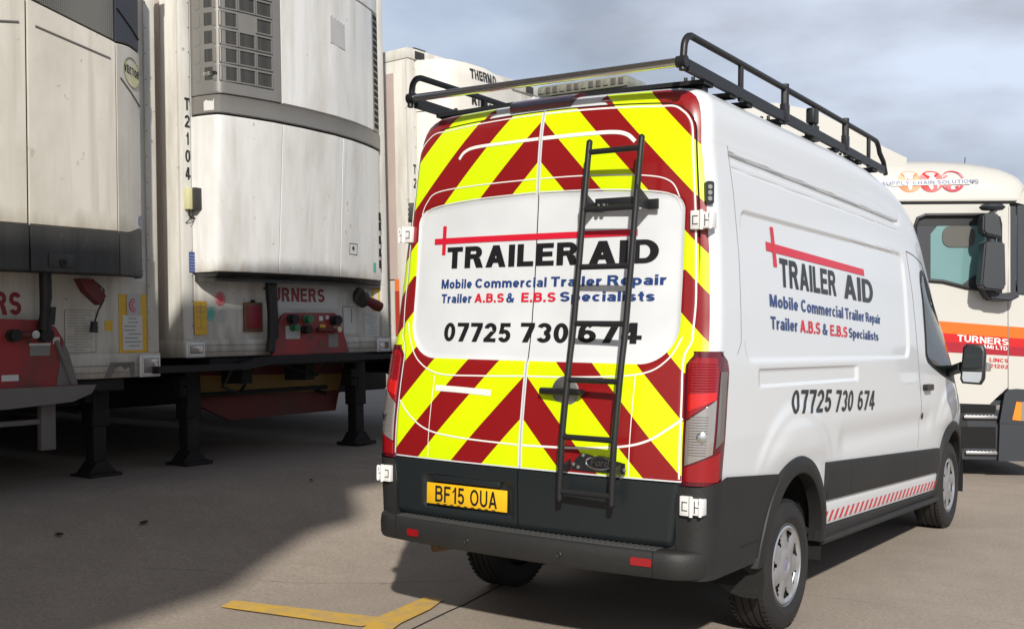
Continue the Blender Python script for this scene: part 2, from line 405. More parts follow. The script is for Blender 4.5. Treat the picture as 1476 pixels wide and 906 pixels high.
# ------------------------------------------------------------------ mesh helpers
class MB:
    def __init__(self):
        self.v = []; self.f = []; self.mi = []
    def add(self, vs, fs, mi=0):
        o = len(self.v)
        self.v += [tuple(p) for p in vs]
        self.f += [tuple(i+o for i in f) for f in fs]
        self.mi += [mi]*len(fs)
    def box(self, a, b, bev=0.0, mi=0):
        x0, y0, z0 = [min(p, q) for p, q in zip(a, b)]
        x1, y1, z1 = [max(p, q) for p, q in zip(a, b)]
        if bev <= 0:
            self.add([(x0,y0,z0),(x1,y0,z0),(x1,y1,z0),(x0,y1,z0),(x0,y0,z1),(x1,y0,z1),(x1,y1,z1),(x0,y1,z1)],
                     [(0,3,2,1),(4,5,6,7),(0,1,5,4),(1,2,6,5),(2,3,7,6),(3,0,4,7)], mi)
            return
        bm = bmesh.new()
        bmesh.ops.create_cube(bm, size=1)
        for v in bm.verts:
            v.co = Vector(((x0+x1)/2+v.co.x*(x1-x0), (y0+y1)/2+v.co.y*(y1-y0), (z0+z1)/2+v.co.z*(z1-z0)))
        bev = min(bev, (x1-x0)*.49, (y1-y0)*.49, (z1-z0)*.49)
        bmesh.ops.bevel(bm, geom=list(bm.edges), offset=bev, segments=2, affect='EDGES', profile=0.5)
        self.from_bm(bm, mi)
    def from_bm(self, bm, mi=0, fn=None):
        bm.verts.index_update()
        vs = [v.co.copy() for v in bm.verts]
        if fn: vs = [fn(v) for v in vs]
        self.add(vs, [[v.index for v in f.verts] for f in bm.faces], mi)
        bm.free()
    def prism(self, poly, fn, d0, d1, mi=0):
        """poly: 2-D outline (CCW seen from +d), fn(p, q, d) -> 3-D"""
        n = len(poly)
        vs = [fn(p, q, d0) for p, q in poly]+[fn(p, q, d1) for p, q in poly]
        fs = [tuple(range(n-1, -1, -1)), tuple(range(n, 2*n))]
        fs += [(i, (i+1) % n, n+(i+1) % n, n+i) for i in range(n)]
        self.add(vs, fs, mi)
    def tube(self, pts, r, seg=10, mi=0, cap=True, flat=None):
        pts = [Vector(p) for p in pts]
        rings = []
        up = Vector((0, 0, 1))
        prev = None
        for i, p in enumerate(pts):
            t = (pts[min(i+1, len(pts)-1)]-pts[max(i-1, 0)]).normalized()
            if prev is None:
                a = t.cross(up)
                if a.length < 1e-3: a = t.cross(Vector((1, 0, 0)))
                a.normalize()
            else:
                a = (prev - t*prev.dot(t)).normalized()
            prev = a
            b = t.cross(a)
            rr = r[i] if isinstance(r, (list, tuple)) else r
            rings.append([p+a*math.cos(2*math.pi*k/seg)*rr+b*math.sin(2*math.pi*k/seg)*rr for k in range(seg)])
        vs = [q for ring in rings for q in ring]
        fs = []
        for i in range(len(rings)-1):
            for k in range(seg):
                k2 = (k+1) % seg
                fs.append((i*seg+k, i*seg+k2, (i+1)*seg+k2, (i+1)*seg+k))
        if cap:
            fs.append(tuple(range(seg-1, -1, -1)))
            fs.append(tuple((len(rings)-1)*seg+k for k in range(seg)))
        self.add(vs, fs, mi)
    def lathe(self, prof, fn, seg=48, mi=0, closed=False):
        """prof: [(r, h)], fn(r cos, r sin, h)"""
        n = len(prof)
        vs = [fn(r*math.cos(2*math.pi*k/seg), r*math.sin(2*math.pi*k/seg), h) for k in range(seg) for r, h in prof]
        fs = []
        for k in range(seg):
            k2 = (k+1) % seg
            for i in range(n-1 if not closed else n):
                j = (i+1) % n
                fs.append((k*n+i, k*n+j, k2*n+j, k2*n+i))
        self.add(vs, fs, mi)
    def grid(self, fn, us, vs_, mi=0, skirt=None):
        nu, nv = len(us), len(vs_)
        vs = [fn(u, v) for u in us for v in vs_]
        fs = [(i*nv+j, (i+1)*nv+j, (i+1)*nv+j+1, i*nv+j+1) for i in range(nu-1) for j in range(nv-1)]
        if skirt:
            s = Vector(skirt)
            loop = [i*nv for i in range(nu)]+[(nu-1)*nv+j for j in range(1, nv)] + \
                   [i*nv+nv-1 for i in range(nu-2, -1, -1)]+[j for j in range(nv-2, 0, -1)]
            base = len(vs)
            vs += [Vector(vs[i])+s for i in loop]
            m = len(loop)
            for k in range(m):
                k2 = (k+1) % m
                fs.append((loop[k], base+k, base+k2, loop[k2]))
        self.add(vs, fs, mi)
    def build(self, name, mat, parent=None, matrix=None, smooth=40, mats=None, recalc=True, label=None):
        me = bpy.data.meshes.new(name)
        me.from_pydata(self.v, [], self.f)
        for mm in (mats or [mat]): me.materials.append(M[mm] if isinstance(mm, str) else mm)
        if mats: me.polygons.foreach_set('material_index', self.mi)
        if recalc:
            bm = bmesh.new(); bm.from_mesh(me)
            bmesh.ops.recalc_face_normals(bm, faces=bm.faces)
            bm.to_mesh(me); bm.free()
        if smooth:
            me.shade_smooth()
            me.set_sharp_from_angle(angle=R(smooth))
        o = bpy.data.objects.new(name, me)
        COL.objects.link(o)
        if parent: o.parent = parent
        if matrix is not None: o.matrix_local = matrix
        if label: o['label'] = label
        return o

def empty(name, label, cat, matrix=None, group=None):
    o = bpy.data.objects.new(name, None)
    COL.objects.link(o)
    o.empty_display_size = 0.3
    if matrix is not None: o.matrix_world = matrix
    o['label'] = label; o['category'] = cat
    if group: o['group'] = group
    return o

def lin(a, b, n): return [a+(b-a)*i/(n-1) for i in range(n)]
def interp(x, T):
    if x <= T[0][0]: return T[0][1]
    for (a, b), (c, d) in zip(T, T[1:]):
        if x <= c: return b+(d-b)*(x-a)/(c-a)
    return T[-1][1]
def sm(a, b, x):
    t = max(0, min(1, (x-a)/(b-a))); return t*t*(3-2*t)

# ------------------------------------------------------------------ own bold grotesque lettering, built from strokes
def _glyphs(s):
    t = s*.86
    def rect_(x0, y0, x1, y1): return [[(x0, y0), (x1, y0), (x1, y1), (x0, y1)]]
    def Q(x0, x1, y0, y1, w=None):
        w = w or s*1.06
        return [[(x0, y0), (x0+w, y0), (x1+w, y1), (x1, y1)]]
    def ring(cx, cy, rx, ry, a0, a1, n=20, ts=None, tv=None):
        ts = ts or s; tv = tv or t
        out = []
        k = max(3, int(n*abs(a1-a0)/360))
        for i in range(k):
            p = R(a0+(a1-a0)*i/k); q = R(a0+(a1-a0)*(i+1)/k)
            out.append([(cx+rx*math.cos(p), cy+ry*math.sin(p)), (cx+rx*math.cos(q), cy+ry*math.sin(q)),
                        (cx+(rx-ts)*math.cos(q), cy+(ry-tv)*math.sin(q)), (cx+(rx-ts)*math.cos(p), cy+(ry-tv)*math.sin(p))])
        return [('strip', out)]
    G = {}
    x = .72
    G['A'] = (.84, Q(0, .42-s*.53, 0, 1)+Q(.84-s*1.06, .42-s*.53, 0, 1)+rect_(.18, .20, .66, .20+t))
    def lobe(w, y0, y1): return rect_(s, y1-t, w-(y1-y0)/2, y1)+rect_(s, y0, w-(y1-y0)/2, y0+t)+ring(w-(y1-y0)/2, (y0+y1)/2, (y1-y0)/2, (y1-y0)/2, -90, 90)
    G['B'] = (.74, rect_(0, 0, s, 1)+lobe(.70, .47, 1)+lobe(.74, 0, .47+t*.9))
    G['C'] = (.80, ring(.42, .5, .42, .5, 42, 318, 28))
    G['D'] = (.80, rect_(0, 0, s, 1)+rect_(s, 1-t, .38, 1)+rect_(s, 0, .38, t)+ring(.38, .5, .42, .5, -90, 90, 28))
    G['E'] = (.68, rect_(0, 0, s, 1)+rect_(s, 1-t, .66, 1)+rect_(s, 0, .68, t)+rect_(s, .5-t*.42, .62, .5+t*.58))
    G['F'] = (.64, rect_(0, 0, s, 1)+rect_(s, 1-t, .64, 1)+rect_(s, .5-t*.42, .56, .5+t*.58))
    G['G'] = (.86, ring(.43, .5, .43, .5, 42, 330, 28)+rect_(.86-s, .08, .86, .5)+rect_(.48, .5-t, .86-s, .5))
    G['H'] = (.76, rect_(0, 0, s, 1)+rect_(.76-s, 0, .76, 1)+rect_(s, .5-t/2, .76-s, .5+t/2))
    G['I'] = (s, rect_(0, 0, s, 1))
    G['K'] = (.80, rect_(0, 0, s, 1)+Q(.80-s*1.3, .24, 0, .62, s*1.25)+Q(.12, .80-s*1.3, .34, 1, s*1.25))
    G['L'] = (.64, rect_(0, 0, s, 1)+rect_(s, 0, .64, t))
    G['M'] = (.94, rect_(0, 0, s, 1)+rect_(.94-s, 0, .94, 1)+Q(.47-s*.45, s*.25, 0, 1, s*.95)+Q(.47-s*.5, .94-s*1.2, 0, 1, s*.95))
    G['N'] = (.78, rect_(0, 0, s, 1)+rect_(.78-s, 0, .78, 1)+Q(.78-s*1.1, s*.05, 0, 1, s*1.05))
    G['O'] = (.88, ring(.44, .5, .44, .5, 0, 360, 32))
    G['P'] = (.72, rect_(0, 0, s, 1)+lobe(.72, .38, 1))
    G['R'] = (.80, rect_(0, 0, s, 1)+lobe(.74, .42, 1)+Q(.80-s*1.18, .36, 0, .44, s*1.18))
    def SS(w, h, ya=0):
        ry = (h+t)/4
        return ring(w/2, ya+h-ry, w/2, ry, 22, 270, 26)+ring(w/2, ya+ry, w/2, ry, -158, 90, 26)
    G['S'] = (.72, SS(.72, 1))
    G['T'] = (.70, rect_(0, 1-t, .70, 1)+rect_(.35-s/2, 0, .35+s/2, 1-t))
    G['U'] = (.76, rect_(0, .36, s, 1)+rect_(.76-s, .36, .76, 1)+ring(.38, .36, .38, .36, 180, 360))
    G['V'] = (.82, Q(.41-s*.53, 0, 0, 1)+Q(.41-s*.53, .82-s*1.06, 0, 1))
    G['Y'] = (.80, rect_(.40-s/2, 0, .40+s/2, .42)+Q(.40-s*.5, 0, .40, 1)+Q(.40-s*.5, .80-s*1.06, .40, 1))
    G['('] = (.26, ring(.40, .42, .38, .72, 128, 232, 20))
    G[')'] = (.26, ring(-.12, .42, .38, .72, -52, 52, 20))
    G['.'] = (s, rect_(0, 0, s, s))
    G['&'] = (.86, ring(.36, .76, .22, .25, 0, 360, 22, s*.8, t*.8)+ring(.32, .28, .32, .30, 60, 400, 26, s*.9, t*.9)+Q(.86-s*1.25, .16, 0, .66, s*1.1)+Q(.56, .66, .12, .46, s*.9))
    w = .64
    G['0'] = (w, ring(w/2, .5, w/2, .5, 0, 360, 30))
    G['1'] = (.42, rect_(.42-s, 0, .42, 1)+Q(0, .42-s, .66, .90, s*.8))
    G['2'] = (w, ring(w/2, .69, w/2, .31, -30, 172)+Q(.02, w-s*1.35, t*.9, .56, s*1.25)+rect_(0, 0, w, t))
    ry = (1+t)/4
    G['3'] = (w, ring(w/2, 1-ry, w/2, ry, -90, 158)+ring(w/2, ry, w/2, ry, -158, 90))
    G['4'] = (.68, rect_(.52-s, 0, .52, 1)+rect_(0, .20, .68, .20+t)+Q(0, .52-s*1.15, .20+t, 1, s*.95))
    G['5'] = (w, rect_(.08, 1-t, .60, 1)+Q(.03, .09, .44, 1-t, s*.9)+ring(w/2, .33, w/2, .33, -158, 140))
    G['6'] = (w, ring(w/2, .315, w/2, .315, 0, 360, 26)+ring(w/2+.01, .5, w/2, .5, 48, 200, 26))
    G['7'] = (w, rect_(0, 1-t, w, 1)+Q(.12, w-s*1.15, 0, 1-t, s*1.15))
    G['8'] = (w, ring(w/2, 1-ry, w/2*.93, ry, 0, 360, 24)+ring(w/2, ry, w/2, ry, 0, 360, 24))
    G['9'] = (w, ring(w/2, .685, w/2, .315, 0, 360, 26)+ring(w/2-.01, .5, w/2, .5, 228, 380, 26))
    bw = .62
    G['o'] = (.66, ring(.33, x/2, .33, x/2+.0, 0, 360, 26))
    G['b'] = (.66, rect_(0, 0, s, 1)+ring(.33, x/2, .33, x/2, 0, 360, 26))
    G['p'] = (.66, rect_(0, -.28, s, x)+ring(.33, x/2, .33, x/2, 0, 360, 26))
    G['d'] = (.66, rect_(.66-s, 0, .66, 1)+ring(.33, x/2, .33, x/2, 0, 360, 26))
    G['c'] = (.60, ring(.32, x/2, .32, x/2, 48, 312, 26))
    G['e'] = (.62, ring(.31, x/2, .31, x/2, 0, 318, 26)+rect_(s*.8, x/2-t*.5, .62-s*.2, x/2+t*.3))
    G['a'] = (.60, rect_(.60-s, 0, .60, x*.62)+ring(.30, x-.24, .30, .24, 0, 155, 20)+ring(.27, .225, .27, .225, 0, 360, 20, s*.9, t*.85))
    G['i'] = (s, rect_(0, 0, s, x)+rect_(0, 1-t*.95, s, 1))
    G['l'] = (s, rect_(0, 0, s, 1))
    G['r'] = (.42, rect_(0, 0, s, x)+ring(.36, x-.30, .30, .30, 80, 170, 22))
    G['s'] = (.58, SS(.58, x))
    G['t'] = (.40, rect_(.10, .16, .10+s, .94)+rect_(0, x-t, .40, x)+ring(.10+.22, .20, .22, .20, 180, 290, 20))
    G['m'] = (.98, rect_(0, 0, s, x)+rect_(.49-s/2, 0, .49+s/2, x-.22)+rect_(.98-s, 0, .98, x-.22)+ring(.29, x-.26, .29, .26, 0, 140, 24)+ring(.98-.29, x-.26, .29, .26, 0, 140, 24))
    G['n'] = (.62, rect_(0, 0, s, x)+rect_(.62-s, 0, .62, x-.26)+ring(.33, x-.28, .29, .28, 0, 140, 24))
    return G
def stroke_bm(text, s=.20, gap=.11, lowerfit=True):
    G = _glyphs(s)
    bm = bmesh.new()
    pen = 0
    k = 0
    for ch in text:
        if ch == ' ': pen += .34; continue
        w, prims = G[ch]
        for pr in prims:
            k += 1
            z = .00012*(1+k % 7)
            quads = pr[1] if isinstance(pr, tuple) else [pr]
            for q in quads:
                try: bm.faces.new([bm.verts.new((a+pen, b, z)) for a, b in q])
                except Exception: pass
        pen += w+gap
    bmesh.ops.remove_doubles(bm, verts=bm.verts, dist=1e-5)
    xs = [v.co.x for v in bm.verts]; ys = [v.co.y for v in bm.verts]
    x0, x1, y0, y1 = min(xs), max(xs), min(ys), max(ys)
    for v in bm.verts:
        v.co.x = (v.co.x-x0)/(x1-x0); v.co.y = (v.co.y-y0)/(y1-y0)
    return bm
def text_part(name, s, fn, p0, p1, q0, q1, mat, parent, matrix=None, bold=0.018, spacing=1.0, nx=0, ny=0, corner=None, label=None, shear=0.0, st=.20, gap=.11):
    """lettering fitted exactly into a box p0..p1 (along) q0..q1 (up), mapped by fn(p, q)"""
    bm = stroke_bm(s, st, gap)
    for k in range(1, nx+1):
        bmesh.ops.bisect_plane(bm, geom=list(bm.verts)+list(bm.edges)+list(bm.faces), plane_co=(k/(nx+1), 0, 0), plane_no=(1, 0, 0))
    for k in range(1, ny+1):
        bmesh.ops.bisect_plane(bm, geom=list(bm.verts)+list(bm.edges)+list(bm.faces), plane_co=(0, k/(ny+1), 0), plane_no=(0, 1, 0))
    mb = MB()
    def f(v):
        u, w = v.x, v.y
        if corner:
            BL, BR, TR, TL = corner
            p = (1-u)*(1-w)*BL[0]+u*(1-w)*BR[0]+u*w*TR[0]+(1-u)*w*TL[0]
            q = (1-u)*(1-w)*BL[1]+u*(1-w)*BR[1]+u*w*TR[1]+(1-u)*w*TL[1]
            du = (BR[0]-BL[0], BR[1]-BL[1])
        else:
            p, q = p0+u*(p1-p0), q0+w*(q1-q0)
            du = (p1-p0, 0)
        p += shear*w
        P = Vector(fn(p, q)); e = 1e-3
        sg = 1 if du[0] >= 0 else -1
        n = (Vector(fn(p+e*sg, q))-P).cross(Vector(fn(p, q+e))-P).normalized()
        return P+n*v.z
    mb.from_bm(bm, 0, f)
    return mb.build(name, mat, parent, matrix, smooth=0, recalc=False, label=label)
def circle(cx, cy, rx, ry=None, n=28):
    ry = ry or rx
    return [(cx+rx*math.cos(2*math.pi*k/n), cy+ry*math.sin(2*math.pi*k/n)) for k in range(n)]
def rrect(x0, y0, x1, y1, r, n=5):
    out = []
    for cx, cy, a0 in ((x1-r, y0+r, -90), (x1-r, y1-r, 0), (x0+r, y1-r, 90), (x0+r, y0+r, 180)):
        for k in range(n+1):
            a = R(a0+90*k/n); out.append((cx+r*math.cos(a), cy+r*math.sin(a)))
    return out

# ------------------------------------------------------------------ ground
def ramp(x):                      # the yard rises gently towards the row of trailers
    return 0.39*sm(-1.7, -4.3, x) if x < -1.7 else 0.0
def smr(a, b, x): return sm(0, 1, (x-a)/(b-a))
def gz(x): return 0.39*sm(0, 1, (-1.7-x)/2.6)
mb = MB()
gx = [-600, -200, -60, -25, -12, -8, -6, -5]+lin(-4.4, -1.6, 15)+[0, 3, 8, 20, 60, 200, 600]
gy = [-600, -200, -60, -25, -10, -4, 0, 4, 8, 14, 25, 60, 200, 700]
mb.grid(lambda x, y: (x, y, gz(x)), gx, gy)
g = mb.build('ground', 'ground'); g['kind'] = 'structure'

# expansion joints between the concrete slabs
mb = MB()
def gstrip(pts, w, z=0.004):
    for (x0, y0), (x1, y1) in zip(pts, pts[1:]):
        d = Vector((x1-x0, y1-y0)); d.normalize(); nn = Vector((-d.y, d.x))*w/2
        mb.add([(x0-nn.x, y0-nn.y, gz(x0)+z), (x1-nn.x, y1-nn.y, gz(x1)+z), (x1+nn.x, y1+nn.y, gz(x1)+z), (x0+nn.x, y0+nn.y, gz(x0)+z)], [(0, 1, 2, 3)])
gstrip([(-0.55, -0.9), (-0.70, 0.08), (-0.76, 0.46), (-0.772, 0.60), (-0.86, 1.06), (-0.99, 1.83), (-1.5, 5.5), (-1.9, 9)], 0.012)
gstrip([(-1.9, 9), (-3.9, 22)], 0.02)
o = mb.build('slab_joint', 'black_void', smooth=0, recalc=False); o['kind'] = 'structure'

mb = MB()
def gquad(ps, z=0.008):
    mb.add([(x, y, gz(x)+z) for x, y in ps], [tuple(range(len(ps)))])
gquad([(-1.87, -0.271), (-0.942, -0.098), (-0.90, 0.085), (-1.0, 0.10), (-1.922, -0.133)])
mb2 = mb
mb = MB()
gquad([(-0.74, -0.45), (-0.62, -0.44), (-0.80, 0.07), (-0.853, 0.392), (-0.935, 0.627), (-1.055, 0.60), (-0.985, 0.10), (-0.93, -0.06)], 0.012)
o = mb.build('parking_line', 'line_yellow', smooth=0); o['kind'] = 'structure'
o = mb2.build('parking_line', 'line_yellow', smooth=0); o['kind'] = 'structure'

# unseen block and slab, added behind the camera to shade the left yard
root = empty('yard_shade_caster', 'added unseen block and slab behind the camera that shade the left of the yard', 'shade caster', Matrix.Identity(4))
HC = 4.4
mb = MB(); mb.box((-20, -26, -.2), (-1.5, -5.6, 8.5))  # added tall block that holds back skylight on the yard
mb.build('wall', 'caster_grey', root, smooth=0)
foot = [(-1.75, -3.2), (-1.99, -0.89), (-2.13, 0.06), (-2.41, 0.62), (-2.77, 1.42), (-2.82, 1.95), (-3.48, 2.6), (-3.52, 6.05), (-6.03, 6.05), (-6.03, -0.5)]  # outline of the wanted ground shade; the slab is cut from it
mb = MB()
mb.prism([(x-LX*HC, y-LY*HC) for x, y in foot], lambda p_, q_, d: (p_, q_, d), HC, HC+.18)
mb.build('shade_slab', 'caster_grey', root, smooth=0)

# ------------------------------------------------------------------ the van
VP, VR = 0.0138, 0.0052
Mv = Matrix.Translation((0, 1.21, 0)) @ Matrix.Rotation(VR, 4, 'Y') @ Matrix.Rotation(-VP, 4, 'X') @ Matrix.Translation((0, -1.21, 0))
van = empty('van', 'white high roof van with red and yellow chevron rear doors and a black ladder', 'van', Matrix.Identity(4))

YZ = [(.3,.03),(.5,.03),(.612,.03),(.83,.02),(1.06,.023),(1.25,.045),(1.44,.07),(1.6,.1),(1.875,.126),(2.13,.14),(2.31,.15),(2.47,.158),(2.64,.175),(2.746,.20),(2.85,.24)]
def yl(z):
    return (interp(z-.05, YZ)+interp(z, YZ)+interp(z+.05, YZ))/3
def YR(x, z): return yl(z)+.05*(min(abs(x), 0.92)/.88)**2.5
X0T = [(.3,.955),(.45,.975),(.6,.99),(.9,1.005),(1.1,1.01),(1.4,.998),(1.7,.985),(2.0,.966),(2.3,.935),(2.52,.904)]
def X0(z): return interp(z, X0T)
SIDE = [(X0(z), z) for z in [.36,.40,.45,.5,.55,.6,.65,.7,.75,.8,.85,.88,.91,.94,.97]+[1.0+.02*i for i in range(16)]+[1.32+.009*i for i in range(22)]+[1.52+.02*i for i in range(31)]+[2.14+.010*i for i in range(12)]+[2.27+.02*i for i in range(4)]+[2.34+.0065*i for i in range(31)]]
ROOF = [(.903,2.54),(.901,2.59),(.897,2.64),(.889,2.69),(.876,2.734),(.856,2.768),(.826,2.792),(.785,2.808),(.70,2.816),(.56,2.820),(.36,2.825),(.18,2.828),(0,2.828)]
PROF = [p for p in SIDE if p[1] <= 2.536]+ROOF
ZT = [(0,2.828),(2.4,2.828),(3.0,2.81),(3.5,2.755),(3.85,2.685),(4.1,2.60),(4.4,2.455),(4.7,2.24),(5.0,1.98),(5.25,1.72),(5.45,1.46),(5.58,1.31),(5.75,1.20),(5.88,1.06),(5.96,.88),(5.98,.7)]
WS = [(0,1),(4.2,1),(4.9,.99),(5.3,.965),(5.6,.91),(5.8,.82),(5.93,.70),(5.98,.62)]
def smoothT(T, x, w=.12): return (interp(x-w, T)+interp(x-w/2, T)+interp(x, T)+interp(x+w/2, T)+interp(x+w, T))/5
def ztop(Y): return smoothT(ZT, Y, .10)
def zmap(z, Y):
    zt = ztop(Y)
    zb = min(1.25, zt*.62)
    if z <= zb: return z
    return zb+(z-zb)*(zt-zb)/(2.828-zb)
RC = .10
def rect_edge(y, z, y0, z0, y1, z1, r):
    cx, cz = (y0+y1)/2, (z0+z1)/2
    qx = max(abs(y-cx)-(y1-y0)/2+r, 0); qz = max(abs(z-cz)-(z1-z0)/2+r, 0)
    return math.hypot(qx, qz)+min(max(abs(y-cx)-(y1-y0)/2+r, abs(z-cz)-(z1-z0)/2+r), 0)-r
def side_relief(y, z):
    d = 0.0
    if .3 < y < 3.75 and z > 1.2:
        s = rect_edge(y, z, .50, 1.47, 3.60, 2.215, .09)     # big pressed panel
        d -= .014*(1-sm(-.010, .010, s))
        zz = 2.484-.012*(y-.39)                             # drip groove below the roof
        e = sm(.34, .42, y)*(1-sm(3.5, 3.7, y))
        d -= .024*sm(-.030, .012, z-zz)*(1-sm(.014, .022, z-zz))*e
        d -= .005*math.exp(-((z-zz+.060)/.005)**2)*e
    if .6 < y < 2.4 and 1.28 < z < 1.5:
        s = rect_edge(y, z, .70, 1.335, 2.34, 1.425, .01)
        d -= .013*(1-sm(-.012, .006, s))
    # lower shoulder and flares round the arches
    for yc in (1.24, 4.96):
        rr = math.hypot((y-yc), (z-.40)*.92)
        d += (.020*(1-sm(.60, .78, rr))+.006*math.exp(-((rr-.74)/.03)**2))*sm(.86, 1.0, z)
    if 1.9 < y < 4.3 and .7 < z < 1.12:
        e = sm(1.9, 2.1, y)*(1-sm(4.1, 4.3, y))
        d -= .014*math.exp(-((z-.98)/.07)**2)*e
    return d
def body_pt(i, Y, side, relief=True, off=0.0):
    x, z = PROF[i] if isinstance(i, int) else i
    f = 0.0
    if Y < RC: f = 1-math.sqrt(max(0, 1-(1-Y/RC)**2))
    x2 = x*(1-.098*f)
    z2 = z-.05*f*sm(2.3, 2.7, z)
    zm = zmap(z2, Y)
    taper = 1.0
    if Y > 3.8:   # tumblehome of the cab
        taper -= .055*sm(3.9, 5.0, Y)*sm(1.4, 2.6, z)
    x2 *= taper*smoothT(WS, Y, .06)
    if relief and x > .6: x2 += side_relief(Y, zm)*sm(0, .12, Y)
    x2 += off
    lean = (YR(min(abs(x2), .88), zm)+.012)*(1-sm(.1, .9, Y))
    if Y >= RC: yy = Y*1.0+lean*(1-sm(.1, .9, Y))
    else: yy = Y+lean
    return Vector((side*x2, yy, zm))
YS = [RC*(1-math.cos(math.pi/2*k/7)) for k in range(8)]
YS += [0.13, .17]+[.21+.021*k for k in range(1, 190)]
YS += [y for y in lin(YS[-1]+.05, 5.3, 24)]+[5.38,5.46,5.54,5.62,5.70,5.77,5.83,5.88,5.92,5.95,5.97,5.985]
def side_x(y, z):       # outer surface for things laid on the side
    # invert: find profile x at this z and y
    return X0(z)+side_relief(y, z)

body = MB()
npf = len(PROF)
for side in (1, -1):
    vs = [body_pt(i, Y, side) for Y in YS for i in range(npf)]
    fs, fs_d, fs_e = [], [], []
    for a in range(len(YS)-1):
        for i in range(npf-1):
            q = (a*npf+i, (a+1)*npf+i, (a+1)*npf+i+1, a*npf+i+1)
            c = (vs[q[0]]+vs[q[1]]+vs[q[2]]+vs[q[3]])/4
            hole = False
            for yc in (1.24, 4.96):
                if math.hypot(c.y-yc, c.z-.40) < .475 and abs(c.x) > .6: hole = True
                if abs(c.y-yc) < .46 and c.z < .42: hole = True
            if hole: continue
            if c.z < .56 and YS[a] < .85: continue
            if c.z < .515 and YS[a] < 4.5: continue
            if YS[a+1] < .035 and c.z > 1.0 and not (abs(c.x) < .36 and c.z > 2.7): fs_e.append(q)
            elif YS[a+1] < .06 and c.z < .91: fs_d.append(q)
            else: fs.append(q)
    body.add(vs, fs, 0); body.add(vs, fs_e, 1); body.add(vs, fs_d, 2)
    # rear frame behind the doors
    xs = [1, .92, .84, .7, .5, .25, 0]
    rv = []
    for i in range(npf):
        e = body_pt(i, 0, side)
        for k in xs:
            x = e.x*k
            rv.append(Vector((x, YR(min(abs(x), .88), e.z)+.012, e.z)))
    nk = len(xs)
    f0, f1, f2 = [], [], []
    for i in range(npf-1):
        for k in range(nk-1):
            q = (i*nk+k, i*nk+k+1, (i+1)*nk+k+1, (i+1)*nk+k)
            c = sum((rv[t] for t in q), Vector())/4
            if c.z < .56: continue
            (f2 if c.z < .91 else f1 if (c.z > 1.0 and not (abs(c.x) < .36 and c.z > 2.7)) else f0).append(q)
    body.add(rv, f0, 0); body.add(rv, f1, 1); body.add(rv, f2, 2)
body_o = body.build('body', None, van, Mv, smooth=35, mats=['white_paint', 'chevron_edge', 'dark_plastic'])

# floor, wheel wells and under-gear
mb = MB()
mb.box((-.93, .14, .455), (.93, 5.6, .49), .01)
mb.box((-.45, .5, .36), (-.35, 4.9, .46)); mb.box((.35, .5, .36), (.45, 4.9, .46))
mb.tube([(-.75, 1.21, .33), (.75, 1.21, .33)], .05)
mb.tube([(0, 1.3, .36), (0, 4.4, .36)], .045)
mb.lathe([(.0, -.12), (.11, -.10), (.14, 0), (.11, .10), (0, .12)], lambda a, b, h: (h, 1.21+a, .33+b), 20)
mb.build('underbody', 'chassis', van, Mv)
mb = MB(); mb.tube([(-.50, 1.0, .40), (-.56, .40, .42), (-.60, .10, .425)], .028, 12); mb.build('exhaust_pipe', 'rust', van, Mv)
mb = MB(); mb.box((-.03, .10, .425), (.10, .16, .46), .01); mb.build('towing_eye', 'chassis', van, Mv)
for side in (1, -1):
    for yc in (1.24, 4.96):
        mb = MB()
        n = 22
        vs = []
        for k in range(n+1):
            a = R(-12+204*k/n)
            for xx in (.62, 1.0):
                vs.append((side*xx*.985, yc+.475*math.cos(a), .40+.475*math.sin(a)))
        mb.add(vs, [(2*k, 2*k+1, 2*k+3, 2*k+2) for k in range(n)])
        mb.add([(side*.61, yc-.5, .3), (side*.61, yc+.5, .3), (side*.61, yc+.5, .9), (side*.61, yc-.5, .9)], [(0, 1, 2, 3)])
        mb.build('wheel_well', 'black_void', van, Mv, recalc=False)

# rear doors
def xe(z):
    b = interp(z, [(.6,.83),(.9,.868),(1.2,.866),(1.44,.856),(1.50,.862),(1.56,.890),(1.75,.897),(2.15,.880),(2.5,.853),(2.75,.835)])
    r = .13; zt = 2.70
    if z > zt-r: b = b-r+math.sqrt(max(0, r*r-(z-(zt-r))**2))
    return b
def door_relief(x, z):
    ax = abs(x)
    up = z > 1.87
    zz = z+(.075*ax*ax if up else 0)
    r = .075 if up else .195
    s = rect_edge(ax, zz, -.818, 1.447, .818, 2.311, r)
    d = .010*(1-sm(-.02, .012, s))
    return d
def door_pt(side, t, z):
    x = .0035+(xe(z)-.0035)*t
    zc = z+.045*(1-(x/.86)**2)*sm(2.3, 2.70, z)
    if z > 2.6: pass
    edge = .012*max(0, 1-(xe(z)-x)/.02)**2
    return Vector((side*x, YR(x, zc)-.0+edge+door_relief(x, zc), zc))
zs_door = lin(.905, 2.57, 112)+lin(2.58, 2.6999, 16)
ts_door = [0, .01, .03, .06]+lin(.1, .88, 46)+lin(.895, 1, 12)
doors = {}
